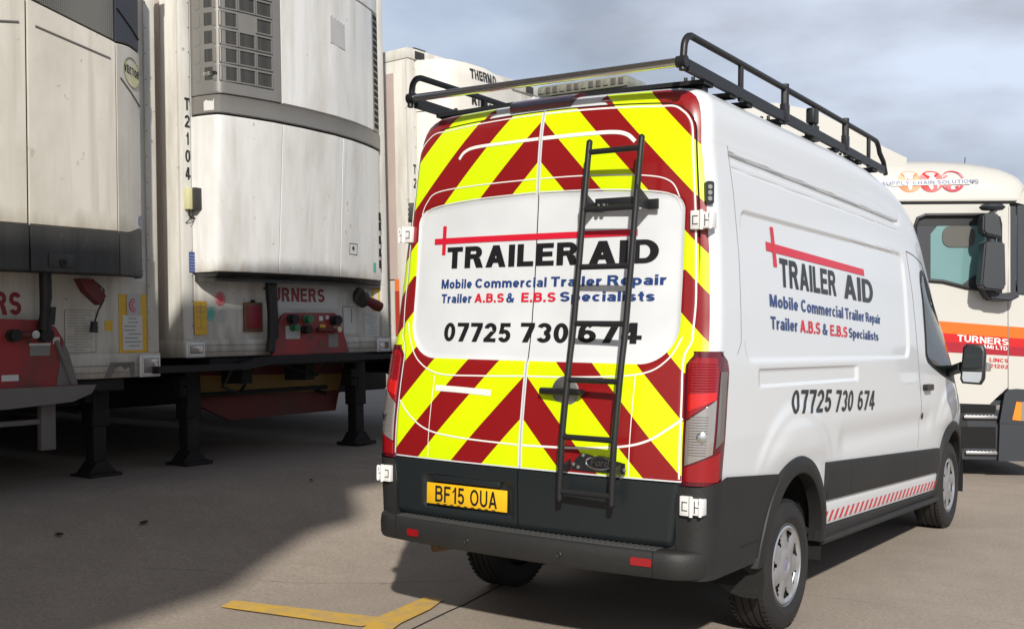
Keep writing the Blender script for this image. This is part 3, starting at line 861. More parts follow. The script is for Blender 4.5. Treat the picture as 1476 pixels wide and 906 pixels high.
for side in (-1, 1):
    mb = MB()
    mb.grid(lambda t, z: door_pt(side, t, z), ts_door, zs_door, skirt=(0, .03, 0))
    d = mb.build('rear_door', 'chevron_door', van, Mv, smooth=50)
    doors[side] = d
    I4 = Matrix.Identity(4)
    # dark lower cladding of the door
    mb = MB()
    def low(t, z):
        x = .004+(xe(z)-.004)*t
        e = .02*max(0, 1-(xe(z)-x)/.025)**2+.012*max(0, 1-(z-.605)/.03)**2
        rec = 0
        if side < 0:
            s = rect_edge(x, z, .04, .655, .62, .825, .02)
            rec = .018*(1-sm(-.01, .01, s))
        return Vector((side*x, YR(x, z)-.016+e+rec, z))
    mb.grid(low, ts_door, lin(.605, .898, 40), skirt=(0, .045, 0))
    mb.build('lower_panel', 'dark_paint', d, I4, smooth=50)
    # dark seal round the door
    mb = MB()
    pts = [door_pt(side, 1, z)+Vector((side*.004, .004, 0)) for z in [.62]+zs_door]
    top = [door_pt(side, t, 2.6999)+Vector((0, .004, .004)) for t in reversed(ts_door)]
    mb.tube(pts+top, .0042, 6)
    mb.build('door_seal', 'black_void', d, I4)
mb = MB()
mb.tube([(0, YR(0, z)+.012, z) for z in lin(.61, 2.75, 60)], .0035, 6)
mb.build('door_seal', 'black_void', van, Mv)

def rear_fn(off=.003):
    def f(p, q):
        x, z = p, q
        return (x, YR(x, z)-off+door_relief(x, z), z)
    return f
rf = rear_fn()
# pressed lines where the white paint shows between the vinyl
def ribbon(pts, w, off=.002, parent=van, name='vinyl_gap', mat='vinyl_line', matrix=Mv, dirn=None, lift=None, n=8):
    # smooth the polyline (Catmull-Rom), lay a strip of width w on the rear surface
    P = [Vector((a, b)) for a, b in pts]
    out = []
    for i in range(len(P)-1):
        p0, p1, p2, p3 = P[max(i-1, 0)], P[i], P[i+1], P[min(i+2, len(P)-1)]
        for k in range(n):
            t = k/n
            out.append(.5*((2*p1)+(p2-p0)*t+(2*p0-5*p1+4*p2-p3)*t*t+(3*p1-p0-3*p2+p3)*t**3))
    out.append(P[-1])
    mb = MB()
    vs = []
    for i, p in enumerate(out):
        t = (out[min(i+1, len(out)-1)]-out[max(i-1, 0)]).normalized()
        nn = Vector((-t.y, t.x))*w*.39
        for q, l in ((p+nn, 0), (p, .0012), (p-nn, 0)):
            y = YR(q.x, q.y)+door_relief(q.x, q.y)-off-l
            vs.append((q.x, y, q.y))
    mb.add(vs, [(3*i+j, 3*i+j+1, 3*i+j+4, 3*i+j+3) for i in range(len(out)-1) for j in (0, 1)])
    return mb.build(name, mat, parent, matrix, smooth=60, recalc=False)
I4 = Matrix.Identity(4)
DL, DR = doors[-1], doors[1]
def both(pts, w, **k):
    """split at x=0 into the two doors"""
    Lp = [p for p in pts if p[0] <= -.012]; Rp = [p for p in pts if p[0] >= .012]
    if len(Lp) > 1: ribbon(Lp, w, parent=DL, matrix=I4, **k)
    if len(Rp) > 1: ribbon(Rp, w, parent=DR, matrix=I4, **k)
both([(-.796,2.24),(-.76,2.31),(-.678,2.363),(-.40,2.381),(-.013,2.388)], .008)
both([(.013,2.388),(.28,2.385),(.604,2.366),(.74,2.33),(.79,2.25)], .008)
both([(-.85,1.64),(-.818,1.54),(-.734,1.43),(-.576,1.365),(-.3,1.362),(-.013,1.370)], .010)
both([(.013,1.370),(.3,1.375),(.636,1.40),(.77,1.47),(.835,1.58)], .010)
both([(-.85,1.21),(-.76,1.13),(-.62,1.062),(-.4,1.035),(-.013,1.023)], .011)
both([(.013,1.023),(.3,1.03),(.562,1.052),(.70,1.088),(.80,1.15),(.868,1.20)], .014)
def edge_line(s, w):
    pts = [(s*(xe(z)-.007), z) for z in [.92,1.1,1.3,1.43,1.50,1.56,1.62,1.75,1.9,2.05,2.2,2.35,2.45,2.55]]
    pts += [(s*(xe(z)-.007), z) for z in (2.60, 2.635, 2.665)]
    pts += [(s*x, 2.688+.045*(1-(x/.86)**2)) for x in (.74, .66, .5, .3, .15, .013)]
    ribbon(pts, w, parent=doors[s], matrix=I4, n=5)
edge_line(-1, .008); edge_line(1, .012)
both([(-.60,1.355),(-.605,1.2),(-.61,.915)], .006)
both([(.617,1.39),(.613,1.2),(.610,.915)], .006)
both([(-.535,2.535),(-.50,2.572),(-.42,2.592),(-.2,2.597),(-.013,2.60)], .022)
both([(.013,2.60),(.25,2.60),(.42,2.596),(.50,2.578),(.548,2.538)], .026)
both([(-.585,1.288),(-.40,1.284),(-.205,1.276)], .040)
# white pressed lip round the panel top
both([(-.797,2.18),(-.77,2.245),(-.68,2.28),(-.4,2.305),(-.013,2.317)], .010, mat='white_plastic', name='panel_lip')
both([(.013,2.317),(.4,2.307),(.68,2.282),(.77,2.25),(.80,2.19)], .010, mat='white_plastic', name='panel_lip')

# lettering on the rear
def bar(name, x0, z0, x1, z1, mat, parent):
    mb = MB()
    mb.grid(lambda u, v: rf(x0+(x1-x0)*u, z0+(z1-z0)*v), lin(0, 1, 24), lin(0, 1, 8))
    mb.build(name, mat, parent, I4, smooth=0, recalc=False)
def rear_text(s, x0, x1, z0, z1, mat, **k):
    k.setdefault('gap', .105); k.setdefault('st', .225)
    text_part('lettering', s, rf, x0, x1, z0, z1, mat, van, Mv, ny=3, nx=8, **k)
for (a, b, c, d) in ((-.692,2.072,.578,2.104), (-.632,2.013,-.606,2.171)):
    mb = MB(); mb.grid(lambda u, v: rear_fn(.0035 if a < -.65 else .0042)(a+(c-a)*u, b+(d-b)*v), lin(0, 1, 24), lin(0, 1, 6))
    mb.build('red_cross_bar', 'red_text', van, Mv, smooth=0, recalc=False)
rear_text('TRAILER', -.592, .255, 1.936, 2.052, 'black_text', st=.25, gap=.10)
rear_text('AID', .315, .692, 1.936, 2.052, 'black_text', st=.25, gap=.10)
rear_text('Mobile', -.622, -.405, 1.827, 1.876, 'blue_text', bold=.03)
rear_text('Commercial', -.382, .075, 1.827, 1.876, 'blue_text', bold=.03)
rear_text('Trailer', .100, .395, 1.828, 1.878, 'blue_text', bold=.03)
rear_text('Repair', .425, .737, 1.816, 1.880, 'blue_text', bold=.03)
rear_text('Trailer', -.615, -.400, 1.748, 1.796, 'blue_text', bold=.03)
rear_text('A.B.S', -.380, -.185, 1.749, 1.796, 'red_text', bold=.035)
rear_text('&', -.170, -.118, 1.748, 1.797, 'blue_text', bold=.03)
rear_text('E.B.S', -.075, .135, 1.750, 1.798, 'red_text', bold=.035)
rear_text('Specialists', .160, .682, 1.738, 1.800, 'blue_text', bold=.03)
rear_text('07725', -.575, -.125, 1.540, 1.640, 'black_text', bold=.03)
rear_text('730', -.065, .225, 1.542, 1.642, 'black_text', bold=.03)
rear_text('674', .280, .628, 1.545, 1.646, 'black_text', bold=.03)

# number plate
px0, px1, pz0, pz1 = -.5894, -.0694, .6755, .7865
mb = MB(); mb.box((px0, .012, pz0), (px1, .021, pz1), .003)
plate = mb.build('number_plate', 'plate_yellow', DL, I4)
text_part('plate_lettering', 'BF15', lambda p, q: (p, .0105, q), -.530, -.338, .6895, .7745, 'black_text', plate, I4, st=.175, gap=.13)
text_part('plate_lettering', 'OUA', lambda p, q: (p, .0105, q), -.300, -.128, .6895, .7745, 'black_text', plate, I4, st=.175, gap=.13)
mb = MB()
for k in range(9): mb.box((-.52+.045*k, 0.0105, .6785), (-.52+.045*k+.022, .0118, .682))
mb.build('plate_small_print', 'black_text', plate, I4, smooth=0)
mb = MB(); mb.box((-.55, .008, .795), (-.11, .05, .830), .01)
mb.build('plate_lamp_strip', 'dark_paint', DL, I4)

# door handle
mb = MB()
mb.lathe([(0, .004), (.085, .003), (.10, -.002)], lambda a, b, h: (.245+a*.8, YR(.245, 1.30)-h-.004, 1.298+b*.8), 28)
mb.build('handle_cup', 'steel', DR, I4)
mb = MB()
mb.tube([(.112, YR(.2,1.3)-.012, 1.302), (.125, YR(.2,1.3)-.035, 1.303), (.235, YR(.2,1.3)-.042, 1.303), (.345, YR(.2,1.3)-.035, 1.302), (.358, YR(.2,1.3)-.012, 1.302)], [.012,.017,.019,.017,.012], 12)
mb.build('door_handle', 'black_text', DR, I4)
# oval badge
mb = MB()
mb.prism(circle(.463, .968, .078, .034, 36), lambda p, q, d: (p, YR(.46, .97)-d, q), -.002, .012)
bdg = mb.build('badge', 'black_text', DR, I4, smooth=30)
mb = MB()
mb.tube([(.463+.074*math.cos(2*math.pi*k/36), YR(.46, .97)-.0135, .968+.030*math.sin(2*math.pi*k/36)) for k in range(37)], .0035, 6, cap=False)
mb.build('badge_rim', 'chrome', bdg, I4)
text_part('badge_lettering', 'Ford', lambda p, q: (p, YR(.46, .97)-.0136, q), .415, .513, .954, .986, 'chrome', bdg, I4, st=.13, shear=.006)

# high brake lamp
mb = MB()
def hdr(x, Y, off):
    zr = interp(abs(x), [(a, b) for a, b in sorted(ROOF)])
    q = body_pt((abs(x), zr), Y, 1, False)
    f = max(0, 1-Y/RC)
    return Vector((math.copysign(q.x, x), q.y-off*f, q.z+off*(1-.7*f)))
mb.grid(lambda x, Y: hdr(x, Y*(1-.5*sm(.17, .20, abs(x+.03))), .026), lin(-.245, .175, 26), lin(.0, .16, 8), skirt=(0, .01, -.02))
mb.build('high_brake_lamp', 'brake_hi', van, Mv)

# tail lamps, built in sections
def wrap(side, x_or_y, z, off, onside):
    """point on the rear corner: onside False: x given on the rear; True: y distance along the side"""
    Xo = X0(z)
    if not onside:
        return Vector((side*x_or_y, YR(.88, z)+.012-off, z))
    return Vector((side*(Xo+off), YR(.88, z)+.012+x_or_y, z))
def corner_path(z, off, x_in, y_out):
    """plan curve round the rear corner from x_in on the rear face to y_out along the side"""
    Xo = X0(z)
    yl0 = YR(.88, z)+.012
    pts = [(x_in, yl0-off)]
    r = .098*Xo
    cx, cy = Xo-r, yl0+RC
    for k in range(0, 9):
        a = R(-90+90*k/8)
        pts.append((cx+(r+off)*math.cos(a), cy+(RC+off)*math.sin(a)))
    pts.append((Xo+off, yl0+y_out))
    return pts
def path_at(pts, t):
    L = [0]
    for a, b in zip(pts, pts[1:]): L.append(L[-1]+math.hypot(b[0]-a[0], b[1]-a[1]))
    s = t*L[-1]
    for i in range(len(pts)-1):
        if s <= L[i+1] or i == len(pts)-2:
            k = (s-L[i])/max(1e-9, L[i+1]-L[i]); k = min(1, k)
            return (pts[i][0]+(pts[i+1][0]-pts[i][0])*k, pts[i][1]+(pts[i+1][1]-pts[i][1])*k)
def lamp(side):
    z0, z1 = .893, 1.515
    def outline(z):   # (x_in, y_out)
        xi = xe(z)+.006
        yo = interp(z, [(.893,.115),(1.2,.145),(1.42,.165),(1.47,.145),(1.515,.06)])
        xi += .030*sm(1.455, 1.49, z)
        return xi, yo
    def sect(name, ta, tb, za, zb, off, mat, parent, zl=None, zr=None, n=18, m=14, matrix=I4):
        mb = MB()
        def f(u, v):
            a, b = (za, zb)
            lo = za if zl is None else zl(u); hi = zb if zr is None else zr(u)
            z = lo+(hi-lo)*v
            xi, yo = outline(z)
            p = path_at(corner_path(z, off, xi, yo), ta+(tb-ta)*u)
            return Vector((side*p[0], p[1], z))
        mb.grid(f, lin(0, 1, n), lin(0, 1, m), skirt=(-side*.012, .012, 0))
        return mb.build(name, mat, parent, matrix, smooth=50)
    root = sect('tail_lamp', 0, 1, z0, z1, .010, 'lamp_red_deep', van, matrix=Mv, n=26, m=30)
    # slanted divisions rise towards the outside
    sl = lambda z, k: (lambda u: z+k*u)
    sect('lens_red', .06, .60, 0, 0, .014, 'lamp_red', root, sl(1.20, .10), lambda u: 1.485+.0*u, 18, 14)
    sect('lens_brake', .08, .58, 0, 0, .0165, 'lamp_bright', root, sl(1.235, .055), sl(1.315, .01), 14, 6)
    sect('lens_clear', .06, .60, 0, 0, .014, 'lamp_clear', root, sl(.985, .055), sl(1.19, .10), 18, 12)
    sect('lens_outer', .66, .90, 0, 0, .014, 'lamp_smoke', root, sl(1.065, .04), sl(1.42, 0), 12, 14)
    sect('lens_low', .05, .82, 0, 0, .014, 'lamp_red', root, lambda u: .912, sl(.975, .075), 20, 8)
    # fine horizontal ribs moulded in the lenses
    mb = MB()
    for z in [.93+.0125*k for k in range(43)]:
        xi, yo = outline(z)
        P = corner_path(z, .0158, xi, yo)
        if z < 1.33: continue
        mb.tube([(side*path_at(P, t)[0], path_at(P, t)[1], z) for t in lin(.10, .56, 8)], .0018, 4)
    mb.build('lens_ribs', 'lamp_red', root, I4)
    mb = MB()
    for z in [1.035+.0125*k for k in range(15)]:
        xi, yo = outline(z)
        P = corner_path(z, .0155, xi, yo)
        mb.tube([(side*path_at(P, t)[0], path_at(P, t)[1], z) for t in lin(.10, .46, 6)], .0014, 4)
    mb.build('lens_ribs', 'lamp_smoke', root, I4)
    for zc in (1.115,):
        xi, yo = outline(zc); P = corner_path(zc, .016, xi, yo); p = path_at(P, .36)
        mb = MB(); mb.lathe([(0, .006), (.018, .005), (.028, 0)], lambda a, b, h: (side*(p[0]+a*.8), p[1]+a*.35-h, zc+b), 20)
        mb.build('reflector_bowl', 'chrome', root, I4)
lamp(1); lamp(-1)

# rear corner cladding (bumper end) round to the wheel arch, bumper bar and step
def cladding_corner(side):
    mb = MB()
    def f(u, v):
        y_out = .93
        zb = .455+.0*u
        z = zb+(interp(u, [(0, .884), (.12, .888), (.30, .928), (1, .878)])-zb)*v
        P = corner_path(z, .018, .845, y_out)
        P[-1] = (X0(z)+.018, .93)
        P.insert(-1, (X0(z)+.018, .45))
        p = path_at(P, u)
        return Vector((side*p[0], p[1], z))
    us, vs = lin(0, 1, 50), lin(0, 1, 18)
    nu, nv = len(us), len(vs)
    V = [f(u, v) for u in us for v in vs]
    F = []
    for i in range(nu-1):
        for j in range(nv-1):
            q = (i*nv+j, (i+1)*nv+j, (i+1)*nv+j+1, i*nv+j+1)
            c = sum((V[t] for t in q), Vector())/4
            if math.hypot(c.y-1.24, c.z-.40) < .505: continue
            if c.z < .455+.25*max(0, c.y-.62): continue
            F.append(q)
    mb.add(V, F)
    o = mb.build('corner_cladding', 'dark_plastic', van, Mv, smooth=50)
    mb = MB()
    mb.box((side*(X0(.57)+.017), .46, .563), (side*(X0(.57)+.0195), .69, .569))
    mb.build('seam', 'black_void', o, I4, smooth=0)
cladding_corner(1); cladding_corner(-1)

def bumper_section(s, prof):
    pass
mb = MB()
prof = [(-.12,.462),(-.03,.458),(.004,.466),(.013,.485),(.016,.54),(.012,.578),(.002,.590),(-.02,.593),(-.12,.593)]   # (outwards, z)
plan = []
xw, rc = .970, .17
for k in range(9): plan.append((-xw+.0, .62-.055*k) if k < 8 else (-xw, rc+.03))
plan = [(-xw, .62), (-xw, .5), (-xw, .38), (-xw, .28)]
for k in range(11):
    a = R(180+90*k/10); plan.append((-xw+rc+rc*math.cos(a), .168+rc*math.sin(a)*1.0))
plan += [(x, -.004-.046*(1-(x/.81)**2)) for x in lin(-.70, .70, 15)]
for k in range(11):
    a = R(270+90*k/10); plan.append((xw-rc+rc*math.cos(a), .168+rc*math.sin(a)))
plan += [(xw, .28), (xw, .38), (xw, .5), (xw, .62)]
vs = []
for i, (x, y) in enumerate(plan):
    a, b = plan[max(i-1, 0)], plan[min(i+1, len(plan)-1)]
    t = Vector((b[0]-a[0], b[1]-a[1])).normalized(); nn = Vector((t.y, -t.x))
    lift = .03*sm(.30, .62, y)
    for o_, z in prof: vs.append((x+nn.x*o_, y+nn.y*o_, z+(lift if z < .55 else 0)))
m = len(prof)
mb.add(vs, [(i*m+j, i*m+(j+1) % m, (i+1)*m+(j+1) % m, (i+1)*m+j) for i in range(len(plan)-1) for j in range(m)])
bumper = mb.build('rear_bumper', 'dark_plastic', van, Mv, smooth=45)
mb = MB()
mb.prism([(x_, -.040*(1-(x_/.81)**2)) for x_ in lin(-.78, .78, 13)]+[(.78, .11), (-.78, .11)], lambda p_, q_, d: (p_, q_, d), .586, .5955)
for k in range(52):
    x = -.765+.03*k
    mb.box((x, -.034*(1-(x/.81)**2)+.004, .595), (x+.014, .055, .6005), .002)
mb.build('step_tread', 'step_tread', bumper, I4)
for x0, x1, zr_ in ((-.680, -.600, .500), (.668, .772, .518)):
    mb = MB(); mb.prism(rrect(x0, zr_, x1, zr_+.037, .008), lambda p, q, d: (p, -.004-.046*(1-(p/.81)**2)-.0150-d, q), -.006, .006)
    mb.build('reflector', 'lamp_red', bumper, I4)
for x in (-.268, .290, -.80, .82):
    yb = -.004-.046*(1-(x/.81)**2)-.016
    mb = MB()
    mb.lathe([(0, .001), (.010, .0015), (.012, .003), (.015, .001), (.015, -.006)], lambda a, b, h: (x+a, yb-h+(.02 if abs(x) > .7 else 0), .520+b), 18)
    mb.build('parking_sensor', 'black_powder', bumper, I4)
for k in (-1, 1):
    x = .775*k
    mb = MB(); mb.box((x-.001, -.024, .475), (x+.001, .02, .588)); mb.build('seam', 'black_void', bumper, I4, smooth=0)

# hinges
def hinge(side, z, x0, x1):
    mb = MB()
    yb = YR(.9, z)
    def bx(a0, a1, zz0, zz1, y0, y1, b=.004): mb.box((side*a0, yb+y0, z+zz0), (side*a1, yb+y1, z+zz1), b)
    bx(x0, x0+.055, -.045, .045, -.030, .02)
    bx(x0+.050, x1, -.040, .036, -.022, .03)
    mb.tube([(side*(x0+.058), yb-.032, z-.047), (side*(x0+.058), yb-.032, z+.047)], .009, 10)
    mb.tube([(side*(x1-.012), yb-.018, z-.044), (side*(x1-.012), yb-.018, z+.040)], .008, 10)
    o = mb.build('hinge', 'white_plastic', van, Mv)
    mb = MB()
    e = -.0312
    for (a, b, c, d, ee) in ((.012,-.022,.040,-.018,e),(.012,.016,.040,.020,e),(.012,-.022,.016,.020,e),(.070,-.030,.074,.026,-.0228),(.070,-.005,.100,-.001,-.0228),(.090,.010,.094,.028,-.0228)):
        mb.box((side*(x0+a), yb+ee-.0008, z+b), (side*(x0+c), yb+ee+.004, z+d))
    mb.build('hinge_gap', 'black_text', o, I4, smooth=0)
for s in (1, -1):
    hinge(s, 2.135, .855, .965)
    hinge(s, .803, .875, .985)
# side marker lamps beside the door tops
for s in (1, -1):
    mb = MB()
    zc = 2.268
    Xc = X0(zc)
    yb = YR(.88, zc)+.012
    A = R(38)
    cx, cy = Xc-.092+.100*math.sin(R(45)), yb+.10-.106*math.cos(R(45))
    def mf(p, q, d):
        # p along the corner tangent, d outwards
        t = Vector((math.cos(R(45)), math.sin(R(45)))); nn = Vector((math.sin(R(45)), -math.cos(R(45))))
        return (s*(cx+t.x*p+nn.x*d), cy+t.y*p+nn.y*d, q)
    mb.prism(rrect(-.021, zc-.055, .021, zc+.055, .012), mf, -.02, .016)
    o = mb.build('marker_lamp', 'black_powder', van, Mv)
    for k in range(3):
        mb = MB(); mb.prism(circle(0, zc-.028+.028*k, .011, .011, 16), mf, .015, .019)
        mb.build('led', 'steel', o, I4)

# ------------------------------------------------------------------ van sides
def clad_top(y): return .936-.044*(y-.23)
def side_grid(name, s, y0, y1, zlo, zhi, off, mat, parent=van, matrix=Mv, nu=60, nv=8, bulge=.0, lab=None):
    mb = MB()
    def f(u, v):
        y = y0+(y1-y0)*u
        z = zlo(y)+(zhi(y)-zlo(y))*v
        e = off-.006*abs(2*v-1)**6
        return Vector((s*(X0(z)*smoothT(WS, y, .06)*(1-0)+e), y, z))
    mb.grid(f, lin(0, 1, nu), lin(0, 1, nv), skirt=(-s*.03, 0, 0))
    return mb.build(name, mat, parent, matrix, smooth=50, label=lab)
for s in (1, -1):
    for a, b in ((1.715, 2.14), (2.146, 3.678), (3.684, 4.44)):
        side_grid('side_cladding', s, a, b, lambda y: .655-.032*(y-1.6), clad_top, .030, 'dark_plastic')
    side_grid('sill_skirt', s, 1.66, 4.47, lambda y: .505-.030*(y-1.6), lambda y: .648-.032*(y-1.6), .012, 'white_paint')
    side_grid('sill_cover', s, 1.66, 4.47, lambda y: .420-.022*(y-1.6), lambda y: .50-.030*(y-1.6), .018, 'dark_plastic')
    mb = MB()
    mb.tube([(s*.99, 1.70, .415), (s*1.0, 4.44, .352)], .022, 8)
    mb.build('sill_rail', 'dark_plastic', van, Mv)
    # slanting red tape on the white skirt
    for k in range(27):
        y = 1.70+.1025*k
        mb = MB()
        h0, h1 = .522-.030*(y-1.6), .582-.031*(y-1.6)
        vs = []
        for (yy, z) in ((y, h0), (y+.040, h0), (y+.095, h1), (y+.055, h1)):
            vs.append((s*(X0(z)+.0145), yy, z))
        mb.add(vs, [(0, 1, 2, 3)])
        mb.build('red_tape', 'red_text', van, Mv, smooth=0)
    # arch flares
    for yc in (1.24, 4.96):
        mb = MB()
        n = 44
        ro = .545 if yc < 2 else .535
        secs = []
        for k in range(n+1):
            a = R((2 if yc < 2 else -6)+(176 if yc < 2 else 192)*k/n)
            ring = []
            for r, e in ((.445, -.05), (.445, .026), (.458, .036), (.50, .034), (ro-.015, .026), (ro, -.01)):
                yy, z = yc+r*math.cos(a)*1.0, .40+r*math.sin(a)*1.02
                if yc < 2 and math.cos(a) > 0: yy = yc+(r*.96)*math.cos(a)
                ring.append((s*(X0(max(z, .36))*smoothT(WS, yy, .06)+e), yy, z))
            secs.append(ring)
        m = len(secs[0])
        mb.add([q for r_ in secs for q in r_], [(i*m+j, i*m+j+1, (i+1)*m+j+1, (i+1)*m+j) for i in range(n) for j in range(m-1)])
        mb.build('arch_flare', 'dark_plastic', van, Mv, smooth=50)
# mud flap behind the right rear wheel
mb = MB()
mb.prism([(.76, .30), (.80, .262), (.88, .245), (.96, .25), (1.0, .275), (1.012, .34), (1.005, .50), (.70, .50), (.72, .38)], lambda p, q, d: (p, .775+.06*(.5-q)+d-.02*((p-.85)/.15)**2, q), 0, .012)
mb.build('mud_flap', 'dark_plastic', van, Mv)

def sfn(s, off=.0025, X=.98):
    """(y, z) measured on the plane x = X -> laid on the curved side, kept on the same sight line height"""
    def f(p, q):
        return (s*(X0(q)+side_relief(p, q)+off), p, q)
    return f
def side_label(s):
    f = sfn(s)
    def mir(fn):
        return fn
    # on the near side the text reads towards the front; on the far side towards the rear
    def T(text, y0, y1, BLz, BRz, TRz, TLz, mat, **k):
        k.setdefault('gap', .105); k.setdefault('st', .225)
        if s > 0: corner = [(y0, BLz), (y1, BRz), (y1, TRz), (y0, TLz)]
        else: corner = [(4.2-y0, BLz), (4.2-y1, BRz), (4.2-y1, TRz), (4.2-y0, TLz)]
        text_part('lettering', text, f, 0, 1, 0, 1, mat, van, Mv, corner=corner, ny=3, nx=10, **k)
    T('TRAILER', 1.075, 2.02, 1.862, 1.848, 1.998, 2.017, 'black_text', bold=.03)
    T('AID', 2.17, 2.79, 1.842, 1.830, 1.982, 1.995, 'black_text', bold=.03)
    T('Mobile', .905, 1.33, 1.750, 1.738, 1.806, 1.815, 'blue_text', bold=.03)
    T('Commercial', 1.38, 2.13, 1.736, 1.716, 1.785, 1.806, 'blue_text', bold=.03)
    T('Trailer', 2.17, 2.56, 1.715, 1.704, 1.772, 1.783, 'blue_text', bold=.03)
    T('Repair', 2.60, 2.93, 1.690, 1.680, 1.756, 1.768, 'blue_text', bold=.03)
    T('Trailer', .905, 1.31, 1.632, 1.622, 1.690, 1.699, 'blue_text', bold=.03)
    T('A.B.S', 1.35, 1.69, 1.621, 1.612, 1.681, 1.690, 'red_text', bold=.035)
    T('&', 1.73, 1.82, 1.611, 1.609, 1.675, 1.678, 'blue_text', bold=.03)
    T('E.B.S', 1.87, 2.20, 1.607, 1.599, 1.665, 1.673, 'red_text', bold=.035)
    T('Specialists', 2.23, 2.87, 1.582, 1.566, 1.640, 1.661, 'blue_text', bold=.03)
    T('07725', 1.115, 1.78, 1.180, 1.160, 1.290, 1.307, 'black_text', st=.20, gap=.11, shear=.05)
    T('730', 1.86, 2.20, 1.155, 1.146, 1.272, 1.284, 'black_text', st=.20, gap=.11, shear=.05)
    T('674', 2.30, 2.665, 1.145, 1.133, 1.255, 1.268, 'black_text', st=.20, gap=.11, shear=.05)
    for nm, ps in (('a', [(.896, 2.064-.022), (2.616, 2.005), (2.616, 2.048), (.896, 2.090)]), ('b', [(.985, 1.963), (1.035, 1.963), (1.020, 2.176), (.975, 2.176)])):
        mb = MB()
        off = .0028 if nm == 'a' else .0036
        ff = sfn(s, off)
        def g(u, v):
            (a, b), (c, d), (e, f_), (h, i) = ps
            p = (1-u)*(1-v)*a+u*(1-v)*c+u*v*e+(1-u)*v*h; q = (1-u)*(1-v)*b+u*(1-v)*d+u*v*f_+(1-u)*v*i
            return Vector(ff(p if s > 0 else 4.2-p, q))
        mb.grid(g, lin(0, 1, 30), lin(0, 1, 6))
        mb.build('red_cross_bar', 'red_text', van, Mv, smooth=0, recalc=False)
side_label(1); side_label(-1)

def on_body(y, z, s, off):
    # find the shell point at (y, z): PROF param by z after zmap
    best = None
    lo, hi = .36, 2.53
    for _ in range(30):
        mid = (lo+hi)/2
        if zmap(mid, y) < z: lo = mid
        else: hi = mid
    zo = (lo+hi)/2
    x = interp(zo, [(b, a) for a, b in PROF])
    P = body_pt((x, zo), y, s, True, off)
    return P
def side_line(name, s, pts, w, mat='black_void', off=.0015):
    mb = MB()
    out = []
    for (a, b), (c, d) in zip(pts, pts[1:]):
        for k in range(8): out.append((a+(c-a)*k/8, b+(d-b)*k/8))
    out.append(pts[-1])
    mb.tube([on_body(y, z, s, off-w*.45) for y, z in out], w, 6)
    mb.build(name, mat, van, Mv)
def side_poly(name, s, poly, off, mat, parent=van, matrix=Mv, n=10):
    """filled smooth panel: quad strips between lower and upper outline (list of (y, zlo, zhi))"""
    mb = MB()
    def f(u, v):
        y = poly[0][0]+(poly[-1][0]-poly[0][0])*u
        lo = interp(y, [(a, b) for a, b, c in poly]); hi = interp(y, [(a, c) for a, b, c in poly])
        return on_body(y, lo+(hi-lo)*v, s, off)
    mb.grid(f, lin(0, 1, 40), lin(0, 1, n), skirt=(-s*.012, 0, 0))
    return mb.build(name, mat, parent, matrix, smooth=50)
